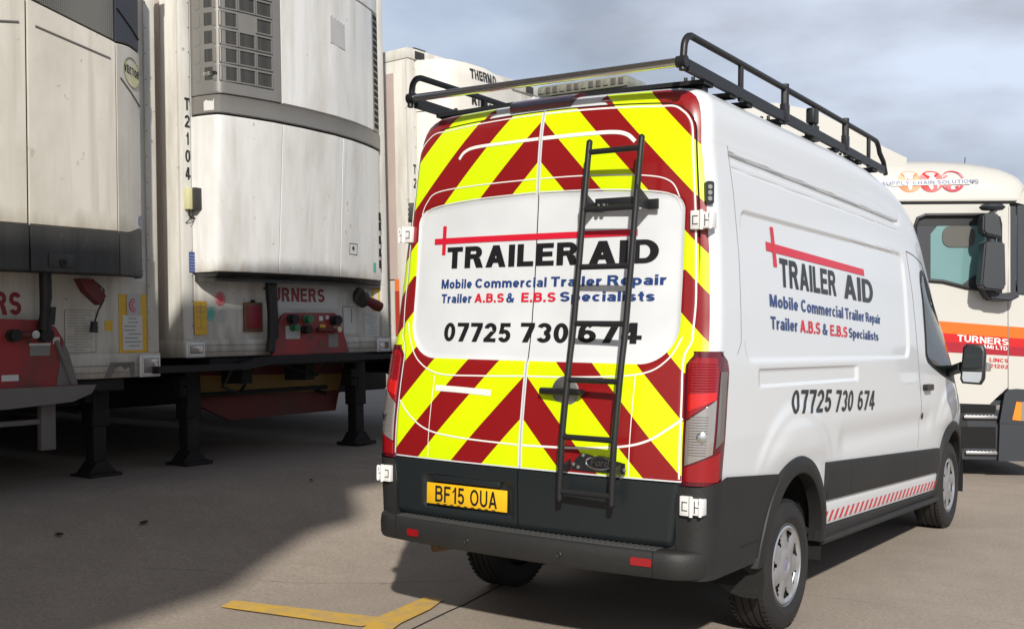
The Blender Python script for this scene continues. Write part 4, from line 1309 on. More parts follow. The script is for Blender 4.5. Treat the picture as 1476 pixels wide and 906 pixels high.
for s in (1, -1):
    win = [(4.10, 1.49, 2.03), (4.14, 1.46, 2.085), (4.25, 1.42, 2.10), (4.4, 1.385, 2.07), (4.65, 1.34, 1.90), (4.85, 1.31, 1.72), (4.93, 1.30, 1.64)]
    seal = [(4.07, 1.48, 2.05), (4.11, 1.43, 2.125), (4.25, 1.39, 2.145), (4.42, 1.355, 2.11), (4.67, 1.305, 1.945), (4.9, 1.27, 1.74), (5.08, 1.245, 1.57), (5.16, 1.24, 1.46)]
    w_ = side_poly('door_window', s, seal, .003, 'black_powder')
    side_poly('pane', s, win, .007, 'glass_dark', w_, I4)
    side_line('door_gap', s, [(3.72, 2.25), (3.78, 1.9), (3.85, 1.40), (3.90, 1.05), (3.82, .80)], .0028, 'seam_grey')
    side_line('door_gap', s, [(3.72, 2.25), (3.95, 2.235), (4.30, 2.19), (4.65, 2.02), (5.0, 1.72)], .0035)
    side_line('door_gap', s, [(5.18, 1.25), (5.16, 1.0)], .0035)
    side_line('body_seam', s, [(.33, 2.64), (.37, 2.3), (.395, 1.95), (.40, 1.56), (.33, 1.50)], .0022, 'seam_grey', .001)
    # handle and lock
    mb = MB()
    P = on_body(4.02, 1.235, s, 0)
    mb.prism(rrect(3.95, 1.215, 4.15, 1.262, .02), lambda p, q, d: (P.x+s*d, p, q), -.01, .035)
    mb.build('door_handle', 'black_text', van, Mv)
    P = on_body(3.95, 1.03, s, 0)
    mb = MB(); mb.prism(circle(3.95, 1.03, .026), lambda p, q, d: (P.x+s*d, p, q), -.01, .004)
    mb.build('lock', 'black_text', van, Mv)
    # mirror
    mb = MB()
    mb.tube([(s*.94, 4.98, 1.34), (s*1.05, 4.72, 1.36), (s*1.16, 4.57, 1.39)], [.055, .04, .045], 12)
    mi_ = mb.build('mirror', 'black_powder', van, Mv)
    mb = MB()
    out = [(1.155, 1.30), (1.17, 1.268), (1.30, 1.262), (1.322, 1.30), (1.330, 1.52), (1.312, 1.562), (1.20, 1.566), (1.175, 1.54)]
    n_ = len(out)
    cxm, czm = 1.245, 1.41
    lay = [(4.500, 1.0), (4.505, 1.04), (4.56, 1.03), (4.63, .90), (4.67, .62)]
    V = [(s*(cxm+(a-cxm)*k), y, czm+(b-czm)*k) for y, k in lay for a, b in out]
    F = [(i*n_+j, i*n_+(j+1) % n_, (i+1)*n_+(j+1) % n_, (i+1)*n_+j) for i in range(len(lay)-1) for j in range(n_)]
    F += [tuple(range(n_)), tuple(range((len(lay)-1)*n_, len(lay)*n_))]
    mb.add(V, F)
    mb.build('mirror_housing', 'black_powder', mi_, I4, smooth=50)
    mb = MB(); mb.prism([(1.172, 1.385), (1.315, 1.385), (1.320, 1.515), (1.305, 1.548), (1.205, 1.552), (1.185, 1.53)], lambda p, q, d: (s*p, 4.497-d, q), 0, .004)
    mb.build('mirror_glass', 'glass_dark', mi_, I4, smooth=0)
    mb = MB(); mb.prism([(1.170, 1.30), (1.182, 1.278), (1.295, 1.273), (1.310, 1.30), (1.314, 1.372), (1.172, 1.372)], lambda p, q, d: (s*p, 4.497-d+.02*(q-1.32)/.1, q), 0, .004)
    mb.build('mirror_glass', 'chrome', mi_, I4, smooth=0)
    mb = MB(); mb.prism(rrect(1.325, 1.36, 1.352, 1.43, .01), lambda p, q, d: (s*p, 4.56+d, q), 0, .08)
    mb.build('indicator', 'lamp_clear', mi_, I4)

# cab front
mb = MB()
def cpt(x, Y, off):
    # centre shell height at x
    P = None
    pr = sorted([(a, b) for a, b in ROOF+[(X0(2.5), 2.5)]])
    z = interp(abs(x), pr)
    q = body_pt((abs(x), z), Y, 1, False)
    return Vector((math.copysign(q.x, x), q.y, q.z+off))
mb.grid(lambda x, y: cpt(x, y, .012), lin(-.76, .76, 24), lin(4.28, 5.44, 20))
mb.build('windscreen', 'glass_dark', van, Mv, smooth=50)
for s in (1, -1):
    mb = MB()
    mb.prism([(s*.50, 1.0), (s*.80, .95), (s*.84, 1.10), (s*.74, 1.22), (s*.52, 1.12)], lambda p, q, d: (p, 5.74+(.85-abs(p))*.35+d, q), -.1, .06)
    mb.build('headlamp', 'lamp_clear', van, Mv)
mb = MB()
mb.prism([(-.48, .68), (.48, .68), (.42, 1.02), (-.42, 1.02)], lambda p, q, d: (p, 5.95+d, q), 0, .045)
for k in range(4): mb.box((-.46, 5.98, .73+.075*k), (.46, 6.01, .745+.075*k))
mb.build('front_grille', 'black_powder', van, Mv)
mb = MB(); mb.box((-.80, 5.55, .33), (.80, 6.03, .66), .07); mb.build('front_bumper', 'dark_plastic', van, Mv)

# ------------------------------------------------------------------ wheels
def wheel_meshes():
    rt = .352
    f = lambda a, b, h: (h, a, b)
    ty = MB()
    prof = [(.215, -.095), (.24, -.112), (.29, -.118), (.325, -.110), (.343, -.094), (.350, -.080)]
    for k in (-.062, -.022, .022, .062): prof += [(rt, k-.008), (rt-.008, k-.005), (rt-.008, k+.005), (rt, k+.008)]
    prof += [(.350, .080), (.343, .094), (.325, .110), (.29, .118), (.262, .1195), (.258, .1165), (.24, .112), (.215, .095)]
    ty.lathe(prof, f, 72)
    for k in range(60):     # tread blocks on the shoulders
        a = 2*math.pi*k/60
        for sgn in (-1, 1):
            c, s_ = math.cos(a), math.sin(a)
            c2, s2 = math.cos(a+.055), math.sin(a+.055)
            h0, h1 = sgn*.074, sgn*.098
            ty.add([(h0, rt*c, rt*s_), (h0, rt*c2, rt*s2), (h1, (rt-.006)*c2, (rt-.006)*s2), (h1, (rt-.006)*c, (rt-.006)*s_),
                    (h0, (rt+.003)*c, (rt+.003)*s_), (h0, (rt+.003)*c2, (rt+.003)*s2), (h1, (rt-.001)*c2, (rt-.001)*s2), (h1, (rt-.001)*c, (rt-.001)*s_)],
                   [(4, 5, 6, 7), (0, 4, 7, 3), (1, 2, 6, 5), (2, 3, 7, 6)])
    rim = MB()
    rim.lathe([(.20, -.09), (.218, .085), (.226, .100), (.222, .104), (.214, .095), (.19, .02), (0, .0)], f, 56)
    hub = MB()
    # cover with openings: polar grid, skip cells in the slots
    rs = [.0, .034, .040, .072, .085, .10, .125, .15, .168, .185, .200, .212]
    hs = {.0: .098, .034: .098, .040: .104, .072: .106, .085: .100, .10: .099, .125: .098, .15: .095, .168: .093, .185: .096, .200: .106, .212: .101}
    ns = 84
    V = []
    for k in range(ns):
        a = 2*math.pi*k/ns
        for r in rs:
            ph = (k % 12)/12
            ridge = .005*math.cos(2*math.pi*(ph-.5))*sm(.07, .16, r)*(1-sm(.19, .20, r))
            V.append((hs[r]+ridge, r*math.cos(a), r*math.sin(a)))
    F = []
    m = len(rs)
    for k in range(ns):
        k2 = (k+1) % ns
        for i in range(m-1):
            ph = k % 12
            if i == 8 and ph in (0, 1, 2, 11, 10, 9): continue
            if i == 7 and ph in (0, 1, 11, 10): continue
            if i == 6 and ph in (0, 11): continue
            F.append((k*m+i, k*m+i+1, k2*m+i+1, k2*m+i))
    hub.add(V, F)
    back = MB()
    back.lathe([(0, .075), (.205, .075)], f, 40)
    cap = MB()
    cap.lathe([(0, .1015), (.024, .1010), (.033, .0985)], f, 28)
    return ty, rim, hub, back, cap
tw = wheel_meshes()
meshes = None
def make_wheel(x, y, side, zo=0.0):
    global meshes
    mat = Matrix.Translation((x, y, .349)) @ (Matrix.Identity(4) if side > 0 else Matrix.Rotation(math.pi, 4, 'Z')) @ Matrix.Rotation(random.random(), 4, 'X')
    if meshes is None:
        o = tw[0].build('wheel', 'rubber', van, mat, smooth=30)
        r = tw[1].build('rim', 'steel', o, I4, smooth=35)
        h = tw[2].build('hubcap', 'hub_silver', o, I4, smooth=35)
        b = tw[3].build('brake_disc', 'black_void', o, I4)
        c = tw[4].build('centre_cap', 'purple', o, I4)
        meshes = [q.data for q in (o, r, h, b, c)]
        return o
    o = bpy.data.objects.new('wheel', meshes[0]); COL.objects.link(o); o.parent = van; o.matrix_local = mat
    for nm, me in zip(('rim', 'hubcap', 'brake_disc', 'centre_cap'), meshes[1:]):
        c = bpy.data.objects.new(nm, me); COL.objects.link(c); c.parent = o
    return o
make_wheel(.862, 1.215, 1); make_wheel(-.862, 1.215, -1)
make_wheel(.872, 4.955, 1); make_wheel(-.872, 4.955, -1)

# ------------------------------------------------------------------ roof rack
mb = MB()
def rail_side(s):
    X = .832*s
    # flat lower bar
    mb.prism([(.155, 2.900), (.155, 2.845), (3.47, 2.800), (3.47, 2.850)], lambda p, q, d: (X+d, p, q), -.014, .014)
    top = [(X, .108, 2.84), (X, .112, 2.88), (X, .118, 2.925)]+[(X, .205-.085*math.cos(R(a)), 2.940+.082*math.sin(R(a))) for a in range(6, 91, 12)]+[(X, .24, 3.022), (X, .8, 3.022), (X, 2.0, 3.018), (X, 3.15, 3.010)]+[(X, 3.25+.13*math.sin(R(a)), 2.88+.13*math.cos(R(a))) for a in range(10, 66, 11)]+[(X, 3.47, 2.885), (X, 3.53, 2.80)]
    mb.tube(top, .0175, 10)
rail_side(1); rail_side(-1)
rack = mb.build('roof_rack', 'black_powder', van, Mv)
for s in (1, -1):
    for y in (.81, 1.46, 2.58, 3.10):
        mb = MB()
        X = .832*s
        mb.box((X-.010, y-.018, 2.83-.012*(y-.1)), (X+.010, y+.018, 3.02), .003)
        if y in (1.46, 2.58): mb.box((X-.020, y-.03, 2.835), (X+.020, y+.03, 2.93), .004); mb.tube([(X, y, 2.93), (X, y, 3.045)], .024, 8)
        mb.build('stanchion', 'black_powder', rack, I4)
    mb = MB()    # clamp at the middle of the rail
    y = 1.98
    mb.box((.832*s-.05, y-.05, 2.80), (.832*s+.012, y+.05, 2.90), .006)
    mb.box((.832*s-.035, y-.075, 2.90), (.832*s+.02, y+.02, 2.995), .012)
    mb.build('clamp', 'black_powder', rack, I4)
def railz(y): return 2.845-.0136*(y-.155)
for y in (.40, .70, .93, 1.41, 1.95, 2.40, 2.72, 2.90, 3.25):
    mb = MB()
    w = .11 if y in (.40, 3.25) else .075
    mb.grid(lambda x, t: Vector((x, y+w*(t-.5), railz(y)+.012*(1-(x/.83)**2)+.004)), lin(-.835, .835, 22), [0, .5, 1], skirt=(0, 0, -.022))
    mb.build('slat', 'black_powder', rack, I4)
for s in (1, -1):
    for y in (.40, 1.41, 2.72):
        mb = MB(); mb.box((s*.80-.02, y-.03, ztop(y)-.075), (s*.80+.02, y+.03, railz(y)-.012), .004)
        mb.tube([(s*.76, y-.02, railz(y)), (s*.76, y-.02, railz(y)+.03)], .010, 8); mb.tube([(s*.72, y-.02, railz(y)), (s*.72, y-.02, railz(y)+.03)], .010, 8)
        mb.build('rack_foot', 'black_powder', rack, I4)
mb = MB(); mb.tube([(-.800, .105, 2.888), (.815, .105, 2.880)], .0215, 20)
roll = mb.build('roller_bar', 'chrome', rack, I4)
mb = MB()
mb.tube([(.805, .105, 2.880), (.855, .105, 2.880)], .028, 14)
mb.build('roller_end', 'black_powder', rack, I4)
mb = MB(); mb.tube([(-.845, .105, 2.888), (-.795, .105, 2.888)], .028, 14)
mb.build('roller_end', 'black_powder', rack, I4)

# beacon light bar
mb = MB()
mb.box((-.20, .42, 2.880), (.37, .66, 2.948), .024)
bc = mb.build('light_bar', 'beacon', van, Mv)
for k in range(12):
    mb = MB(); x = -.180+.0450*k
    mb.box((x, .4165, 2.900), (x+.030, .4225, 2.932), .002); mb.build('light_module', 'lamp_smoke' if k % 3 else 'beacon', bc, I4)
mb = MB(); mb.box((-.14, .46, 2.80), (.30, .62, 2.882), .01); mb.build('light_bar_base', 'black_powder', bc, I4)

# ------------------------------------------------------------------ rear ladder
def lad(x, z, off=.10): return Vector((x, YR(.45, z)-off, z))
mb = MB()
def lx(z): return interp(z, [(.80, .286), (2.52, .362)])
offs = lambda z: .115+.02*sm(2.2, 1.4, z) if False else interp(z, [(.78, .085), (1.2, .10), (1.8, .125), (2.2, .125), (2.54, .12)])
for dx in (0, .2875):
    mb.tube([(lx(z)+dx-.0*z, YR(.45, z)-offs(z), z) for z in lin(.785, 2.530, 26)], .0155, 12)
    z = 2.530
    for zz in (.785, 2.530):
        c = Vector((lx(zz)+dx, YR(.45, zz)-offs(zz), zz))
        mb.lathe([(.0165, 0), (.012, .010), (0, .0165)], lambda a, b, h: (c.x+a, c.y+b, c.z+(h if zz > 1 else -h)), 12)
ladder = mb.build('rear_ladder', 'black_powder', van, Mv)
for z in (2.480, 2.196, 1.914, 1.638, 1.365, 1.090, .827):
    mb = MB()
    y = YR(.45, z)-offs(z)
    mb.tube([(lx(z), y, z), (lx(z)+.2875, y, z)], .0135, 12)
    for k in range(24):
        xx = lx(z)+.02+.0105*k
        mb.tube([(xx, y, z), (xx+.004, y, z)], .0148, 10)
    mb.build('rung', 'black_powder', ladder, I4)
# brackets
mb = MB()
z = 2.235
yb = YR(.45, z)
mb.box((lx(z)+.02, yb-.055, z-.018), (lx(z)+.275, yb-.040, z+.022), .004)
for dx in (-.012, .2875+.004):
    x0 = lx(z)+dx
    mb.prism([(yb-.135, 2.30), (yb-.020, 2.245), (yb-.004, 2.235), (yb-.004, 2.195), (yb-.135, 2.195)], lambda p, q, d: (x0+d, p, q), 0, .008)
    mb.box((x0, yb-.012, 2.195), (x0+.055, yb-.002, 2.245), .002)
mb.build('bracket', 'black_powder', ladder, I4)
mb = MB()
for x in (lx(2.2)+.045, lx(2.2)+.075, lx(2.2)+.325):
    y = YR(x, 2.225)-(.058 if x < .5 else .014)
    mb.lathe([(.011, 0), (.011, .006), (0, .008)], lambda a, b, h: (x+a, y-h, 2.222+b), 8)
mb.build('bolt', 'chrome', ladder, I4)
mb = MB()
mb.prism([(.305, .925), (.60, .925), (.60, .975), (.545, .985), (.36, 1.01), (.325, .975)], lambda p, q, d: (p, YR(.45, .95)-.004-d, q), 0, .006)
# hole for the badge is left clear by placing the plate lower behind the rails
for x in (.292, .5795):
    mb.prism([(YR(.45, .95)-.004, .925), (YR(.45, .95)-.004, .975), (YR(.45, .95)-.10, .95), (YR(.45, .95)-.10, .93)], lambda p, q, d: (x+d, p, q), 0, .008)
br = mb.build('bracket', 'black_powder', ladder, I4)
mb = MB()
for x, z in ((.318, .952), (.345, .940), (.372, 1.0), (.60, .945), (.585, .912)):
    mb.lathe([(.010, 0), (.010, .006), (0, .009)], lambda a, b, h: (x+a, YR(.45, z)-.0115-h, z+b), 8)
mb.build('bolt', 'steel', ladder, I4)

# ------------------------------------------------------------------ refrigerated trailers
TU = Vector((0.02170964, 0.99974603, 0.00604703))
TN = Vector((0.9992981, -0.02188381, 0.030404))
TW = Vector((-0.03052861, -0.00538272, 0.9995194))
TO = Vector((-4.438, 1.548, 0.396))
def tmat(u):
    o = TO+TU*u
    return Matrix(((TN.x, TU.x, TW.x, o.x), (TN.y, TU.y, TW.y, o.y), (TN.z, TU.z, TW.z, o.z), (0, 0, 0, 1)))
# local axes of a trailer: x outwards from the front (n), y along the front (u), z up (w)
def nuw(p, q, d): return (d, p, q)
def flat(name, poly, mat, root, n0=0.0, th=.003, label=None):
    mb = MB(); mb.prism(poly, nuw, n0, n0+th)
    return mb.build(name, mat, root, I4, smooth=0, label=label)
def rect(a, b, c, d): return [(a, b), (c, b), (c, d), (a, d)]
def tbox(name, a, b, mat, root, bev=.004, label=None):
    mb = MB(); mb.box(a, b, bev); return mb.build(name, mat, root, I4, label=label)
def ttext(s, u0, u1, w0, w1, mat, root, n=.004, **k):
    text_part('lettering', s, lambda p, q: (n, p, q), u0, u1, w0, w1, mat, root, I4, **k)

def trailer_common(root, wallmat, railmat, rail=(.97, 1.12), top=4.25, W=2.58, corner_w=.10):
    r0, r1 = rail
    tbox('box_body', (-13.4, 0, r1-.02), (0, W, top), wallmat, root, .012)
    tbox('bottom_rail', (-13.4, -.012, r0), (.022, W+.012, r1), railmat, root, .006)
    mb = MB()
    for z in (r0+.045, r0+.10): mb.box((.0215, .20, z-.002), (.0245, W-.20, z+.003))
    mb.build('rail_rib', 'chassis_grey', root, I4, smooth=0)
    for u in (0, W-corner_w):
        tbox('corner_post', (-.03, u-.006 if u == 0 else u, r1+.002), (.016, u+corner_w+(0 if u == 0 else .006), top-.12), wallmat, root, .008)
        mb = MB()
        for k in range(14):
            w = r1+.12+k*.215
            mb.lathe([(.006, 0), (.005, .003), (0, .004)], lambda a, b, h: (.0165+h, u+.088+a if u == 0 else u+.012+a, w+b), 8)
        mb.build('rivet', 'chassis_grey', root, I4)
    tbox('top_rail', (-13.4, -.012, top-.115), (.024, W+.012, top+.005), railmat, root, .012)
    for u in (.10, W-.28):
        tbox('top_lamp', (.024, u, top-.105), (.034, u+.16, top-.02), 'unit_black', root, .008)
    # side wall joints
    mb = MB()
    for n in (-.55, -1.9, -3.2, -4.5): mb.box((n-.008, -.018, r1), (n+.008, -.012, top-.12))
    mb.build('wall_joint', wallmat, root, I4)
    # end marker lamps in white brackets
    for u in (0, W-.20):
        o = tbox('marker_lamp', (.022, u, r0-.002), (.040, u+.20, r1-.022), 'white_plastic', root, .010)
        tbox('lens', (.040, u+.035, r0+.030), (.050, u+.165, r1-.05), 'lamp_clear', o, .006)
        mb = MB()
        for a, b, c, d in ((u+.02, r0+.012, u+.18, r0+.022), (u+.02, r1-.044, u+.18, r1-.034), (u+.02, r0+.012, u+.028, r1-.034), (u+.172, r0+.012, u+.18, r1-.034)):
            mb.box((.040, a, b), (.054, c, d), .002)
        mb.build('lamp_frame', 'white_plastic', o, I4)
    # chassis
    mb = MB()
    for u in (.85, 1.65): mb.box((-13.0, u, r0-.26), (-.25, u+.12, r0-.005), .004)
    mb.box((-.7, .3, r0-.10), (-.03, W-.3, r0-.004), .01)
    for n in lin(-12.6, -1.2, 12): mb.box((n, .12, r0-.13), (n+.08, W-.12, r0-.01))
    mb.build('chassis', 'chassis', root, I4)
    for u in (.05, W-.09):  # skirts added to keep light from reaching under the floor
        mb = MB(); mb.box((-7.6, u, .42), (-3.0, u+.04, r0-.02), .006)
        for n in lin(-7.4, -3.2, 6): mb.box((n, u-.012, .44), (n+.05, u+.052, r0-.03))
        mb.build('light_block_skirt', 'chassis', root, I4)
    mb = MB(); mb.tube([(-.45, .45, .62), (-.45, W-.45, .62)], .022, 8); mb.tube([(-.45, .45, .55), (-1.5, .9, r0-.1)], .02, 8); mb.tube([(-.45, W-.45, .55), (-1.5, W-.9, r0-.1)], .02, 8)
    mb.build('leg_brace', 'chassis', root, I4)
    mb = MB(); mb.tube([(-.15, .7, r0-.02), (-.25, .62, r0-.28), (-.35, .9, r0-.36), (-.5, 1.2, r0-.12)], .016, 8); mb.tube([(-.1, 1.9, r0-.02), (-.2, 1.75, r0-.22), (-.4, 1.5, r0-.10)], .014, 8)
    mb.build('air_line', 'hose_black', root, I4)
    mb = MB(); mb.box((-2.9, .5, .45), (-2.2, W-.5, r0-.06), .03); mb.build('light_block_box', 'chassis', root, I4)  # box added under the floor, also to block light
    mb = MB(); mb.box((-13.3, .15, .50), (-13.2, W-.15, r0), .01); mb.build('rear_bumper', 'chassis', root, I4)
def landing_leg(root, n, u, r0, w=.12, foot=.0, h0=0.0):
    mb = MB(); mb.box((n-w/2-.02, u-w/2-.02, .42), (n+w/2+.02, u+w/2+.02, r0-.005), .01)
    o = mb.build('landing_leg', 'chassis', root, I4)
    mb = MB(); mb.box((n-w/2, u-w/2, .09+foot), (n+w/2, u+w/2, .43), .006); mb.build('inner_leg', 'chassis', o, I4)
    mb = MB()
    mb.box((n-.15, u-.15, foot), (n+.15, u+.15, .035+foot), .01)
    mb.prism([(u-.13, .035+foot), (u+.13, .035+foot), (u+.05, .13+foot), (u-.05, .13+foot)], lambda p, q, d: (n+d, p, q), -.09, .09)
    mb.build('leg_foot', 'chassis', o, I4)
    mb = MB(); mb.box((n-.05, u-.16, .62), (n+.10, u-.07, .80), .01); mb.tube([(n+.08, u-.12, .71), (n+.16, u-.12, .71), (n+.16, u-.12, .55)], .012, 8)
    mb.build('gearbox', 'chassis', o, I4)
def trailer_wheels(root, ns, us=(.25, 2.33)):
    for n in ns:
        for u in us:
            mb = MB()
            mb.lathe([(.0, -.17), (.28, -.17), (.30, -.19), (.48, -.18), (.51, -.15), (.51, .15), (.48, .18), (.30, .19), (.28, .17), (0, .17)], lambda a, b, h: (n+a, u+h, .50+b), 28)
            o = mb.build('wheel', 'rubber', root, I4, smooth=35)
            mb = MB()
            mb.lathe([(.0, .10), (.20, .12), (.27, .195), (.0, .14)], lambda a, b, h: (n+a, u+(h if u > 1 else -h), .50+b), 24)
            mb.build('rim', 'chassis_grey', o, I4)

def arcs(nf, u0, u1, w, n):
    us = lin(u0, u1, 240); L = [0]
    for a, b in zip(us, us[1:]): L.append(L[-1]+math.hypot(b-a, nf(b, w)-nf(a, w)))
    out, j = [], 0
    for k in range(n):
        s = L[-1]*k/(n-1)
        while j < 238 and L[j+1] < s: j += 1
        t = (s-L[j])/max(1e-9, L[j+1]-L[j])
        out.append(us[j]+(us[j+1]-us[j])*min(1, max(0, t)))
    return out
def bulge_panel(name, nf, u0, u1, w0, w1, mat, root, th=.03, nu=18, nv=6, edge=.008, label=None, wtop=None, wbot=None):
    """panel on a bulging unit front: n = nf(u, w); edges rolled back"""
    mb = MB()
    us = [u0]+arcs(nf, u0+.003, u1-.003, (w0+w1)/2, nu)+[u1]
    def f(u, t):
        lo = wbot(u) if wbot else w0
        hi = wtop(u) if wtop else w1
        w = lo+(hi-lo)*t
        e = 0
        if u in (u0, u1): e = .010
        if t in (0, 1): e = .010
        return Vector((nf(u, w)-e, u, w))
    mb.grid(f, us, [0, edge/(w1-w0)]+lin(.02, .98, nv)+[1-edge/(w1-w0), 1], skirt=(-th, 0, 0))
    return mb.build(name, mat, root, I4, smooth=32, label=label)

# ---- middle trailer
tb = empty('refrigerated_trailer', 'white fridge trailer numbered T2104 with grey banded cooling unit, between the other two', 'trailer', tmat(0), 'refrigerated trailers parked in a row')
trailer_common(tb, 'trailer_white', 'trailer_white', top=4.85)
NB = [(.118,.02),(.126,.09),(.155,.20),(.182,.268),(.215,.292),(.45,.335),(.75,.368),(1.1,.37),(1.54,.335),(1.85,.275),(2.1,.20),(2.3,.125),(2.42,.07),(2.49,.02)]
def nb(u, w):
    base = (interp(u-.008, NB)+interp(u, NB)+interp(u+.008, NB))/3
    k = 1.0
    if w < 3.0: k = 1-.26*sm(3.0, 1.7, w) if False else 1-.24*(3.05-w)/1.35
    if w > 3.2: k = 1.04
    return base*k
# solid core behind the panels
mb = MB()
us = arcs(nb, .13, 2.485, 3, 50)
mb.grid(lambda u, w: Vector((nb(u, w)-.022, u, w)), us, lin(1.715, 4.7, 24), skirt=(-.05, 0, 0))
mb.build('unit_core', 'black_void', tb, I4)
for a, b in ((.118, .835), (.845, 1.655), (1.665, 2.49)):
    p_ = bulge_panel('access_panel', nb, a, b, 1.70, 3.045, 'unit_white', tb, nu=22, nv=8)
    if a > 1.5:
        mb = MB()
        for u0, u1, w0, w1 in ((1.80, 1.94, 2.035, 2.042), (1.80, 1.94, 1.93, 1.937), (1.80, 1.807, 1.93, 2.042), (1.933, 1.94, 1.93, 2.042)):
            mb.grid(lambda u, w: Vector((nb(u, w)+.003, u, w)), [u0, u1], [w0, w1])
        mb.prism(circle(1.865, 1.995, .018), lambda p, q, d: (nb(p, q)+d, p, q), 0, .006)
        mb.build('latch', 'black_powder', p_, I4, smooth=0)
        for w in (1.83, 1.95, 2.08, 2.22, 2.32):
            mb = MB(); mb.prism(rect(2.405, w, 2.445, w+.085), lambda p, q, d: (nb(2.42, q)+d, p, q), -.02, .004)
            mb.build('vent_opening', 'black_void', p_, I4, smooth=0)
        mb = MB(); mb.grid(lambda u, w: Vector((nb(u, w)+.0025, u, w)), [2.27, 2.30, 2.33], [1.78, 1.83, 1.88])
        mb.build('sticker', 'sticker_green', p_, I4, smooth=0)
bulge_panel('grey_band', lambda u, w: nb(u, w)+.012, .116, 2.495, 3.06, 3.215, 'unit_grey', tb, nu=44, nv=4)
gp = bulge_panel('grille_panel', nb, .118, .815, 3.225, 4.46, 'unit_grey', tb, nu=26, nv=6)
bulge_panel('upper_panel', nb, .825, 2.29, 3.225, 4.46, 'unit_white', tb, nu=26, nv=6)
lv = bulge_panel('louvre_panel', nb, 2.295, 2.49, 3.225, 4.46, 'unit_grey', tb, nu=8, nv=6)
bulge_panel('top_cap', nb, .118, 2.49, 4.47, 4.72, 'unit_white', tb, nu=40, nv=3)
for k in range(18):
    w = 3.27+.066*k
    mb = MB(); mb.grid(lambda u, t: Vector((nb(u, w)+.004, u, w+.042*t)), lin(2.33, 2.455, 4), [0, 1], skirt=(-.02, 0, 0))
    mb.build('louvre', 'black_void', lv, I4, smooth=0)
def cell(u0, u1, w0, w1, style, root):
    mb = MB()
    b = .010
    for (a, c, d, e) in ((u0-b, w0-b, u1+b, w0), (u0-b, w1, u1+b, w1+b), (u0-b, w0, u0, w1), (u1, w0, u1+b, w1)):
        vs = [(nb(a, c)+.012, a, c), (nb(d, c)+.012, d, c), (nb(d, e)+.012, d, e), (nb(a, e)+.012, a, e),
              (nb(a, c)-.003, a, c), (nb(d, c)-.003, d, c), (nb(d, e)-.003, d, e), (nb(a, e)-.003, a, e)]
        mb.add(vs, [(0, 1, 2, 3), (0, 4, 5, 1), (1, 5, 6, 2), (2, 6, 7, 3), (3, 7, 4, 0)])
    fr = mb.build('cell_frame', 'unit_grey', root, I4, smooth=0)
    mb = MB(); mb.grid(lambda u, w: Vector((nb(u, w)+.002, u, w)), lin(u0, u1, 3), lin(w0, w1, 3))
    mb.build('vent_opening', 'vent_dark', fr, I4, smooth=0)
    if style == 'lock':
        mb = MB(); mb.prism(circle((u0+u1)/2+.01, (w0+w1)/2, .020), lambda p, q, d: (nb(p, q)+d, p, q), .002, .016); mb.build('lock', 'chrome', fr, I4)
for r in range(7):
    w0 = 3.345+.157*r
    for c, (a, b) in enumerate(((.205, .350), (.378, .528), (.555, .703))):
        if r == 3 and c == 1:
            continue
        cell(a, b, w0, w0+.118, 'x', gp)
    cell(.131, .166, w0, w0+.112, 'lock' if r == 0 else 'x', gp)
mb = MB(); mb.grid(lambda u, w: Vector((nb(u, w)+.014, u, w)), [.128, .145, .168], [3.085, 3.19]); mb.build('blank_plate', 'sticker_white', tb, I4, smooth=0)
# torn square patch
mb = MB()
ps = [(1.47, 3.92), (1.70, 3.90), (1.70, 4.15), (1.67, 4.14), (1.65, 4.16), (1.62, 4.145), (1.60, 4.17), (1.57, 4.15), (1.55, 4.175), (1.52, 4.16), (1.50, 4.19), (1.47, 4.175)]
mb.prism(ps, lambda p, q, d: (nb(p, q)+d, p, q), .002, .007)
mb.build('patch', 'sticker_grey', tb, I4, smooth=0)
# dark tray under the unit
mb = MB()
mb.grid(lambda u, w: Vector((nb(u, 1.7)*(.99 if w > 1.66 else .8)-.004, u, w)), lin(.13, 2.47, 30), [1.62, 1.65, 1.69], skirt=(-.14, 0, .02))
mb.grid(lambda u, t: Vector((max(.004, (nb(u, 1.7)-.01)*t), u, 1.66)), lin(.13, 2.47, 30), [0, .5, 1])
mb.build('drip_tray', 'unit_black', tb, I4)
# number down the corner
for k, ch in enumerate('T2104'):
    w = 3.205-.150*k
    a, b = (.038, .092) if ch != '1' else (.048, .078)
    ttext(ch, a, b, w-.108, w, 'black_text', tb, .0175, st=.22)
o = tbox('junction_box', (.018, .015, 2.235), (.075, .085, 2.42), 'badge_yellow', tb, .008)
tbox('lid', (.05, .06, 2.23), (.105, .155, 2.425), 'unit_black', o, .012)
mb = MB(); mb.tube([(.05, .05, 2.24), (.045, .045, 2.19), (.03, .09, 2.165), (.03, .14, 2.17)], .008, 8); mb.tube([(.05, .08, 2.24), (.05, .075, 2.17), (.02, .03, 2.12)], .005, 6)
mb.build('cable', 'hose_black', o, I4)
flat('sticker', rect(.060, 1.70, .128, 1.875), 'sticker_blue', tb, .0175)
mb = MB()
for k in range(6): mb.box((.0205, .066, 1.715+.026*k), (.0210, .122, 1.719+.026*k))
mb.build('print', 'sticker_grey', tb, I4, smooth=0)
ys = flat('warning_plate', rect(.105, 1.165, .235, 1.455), 'sticker_yellow', tb, .0175)
mb = MB()
for a, b, c, d in ((.115, 1.31, .225, 1.314), (.12, 1.36, .22, 1.364), (.115, 1.40, .225, 1.404), (.12, 1.22, .22, 1.224), (.168, 1.23, .172, 1.30), (.168, 1.33, .172, 1.44)): mb.box((.0206, a, b), (.0212, c, d))
mb.build('print', 'print_grey', ys, I4, smooth=0)
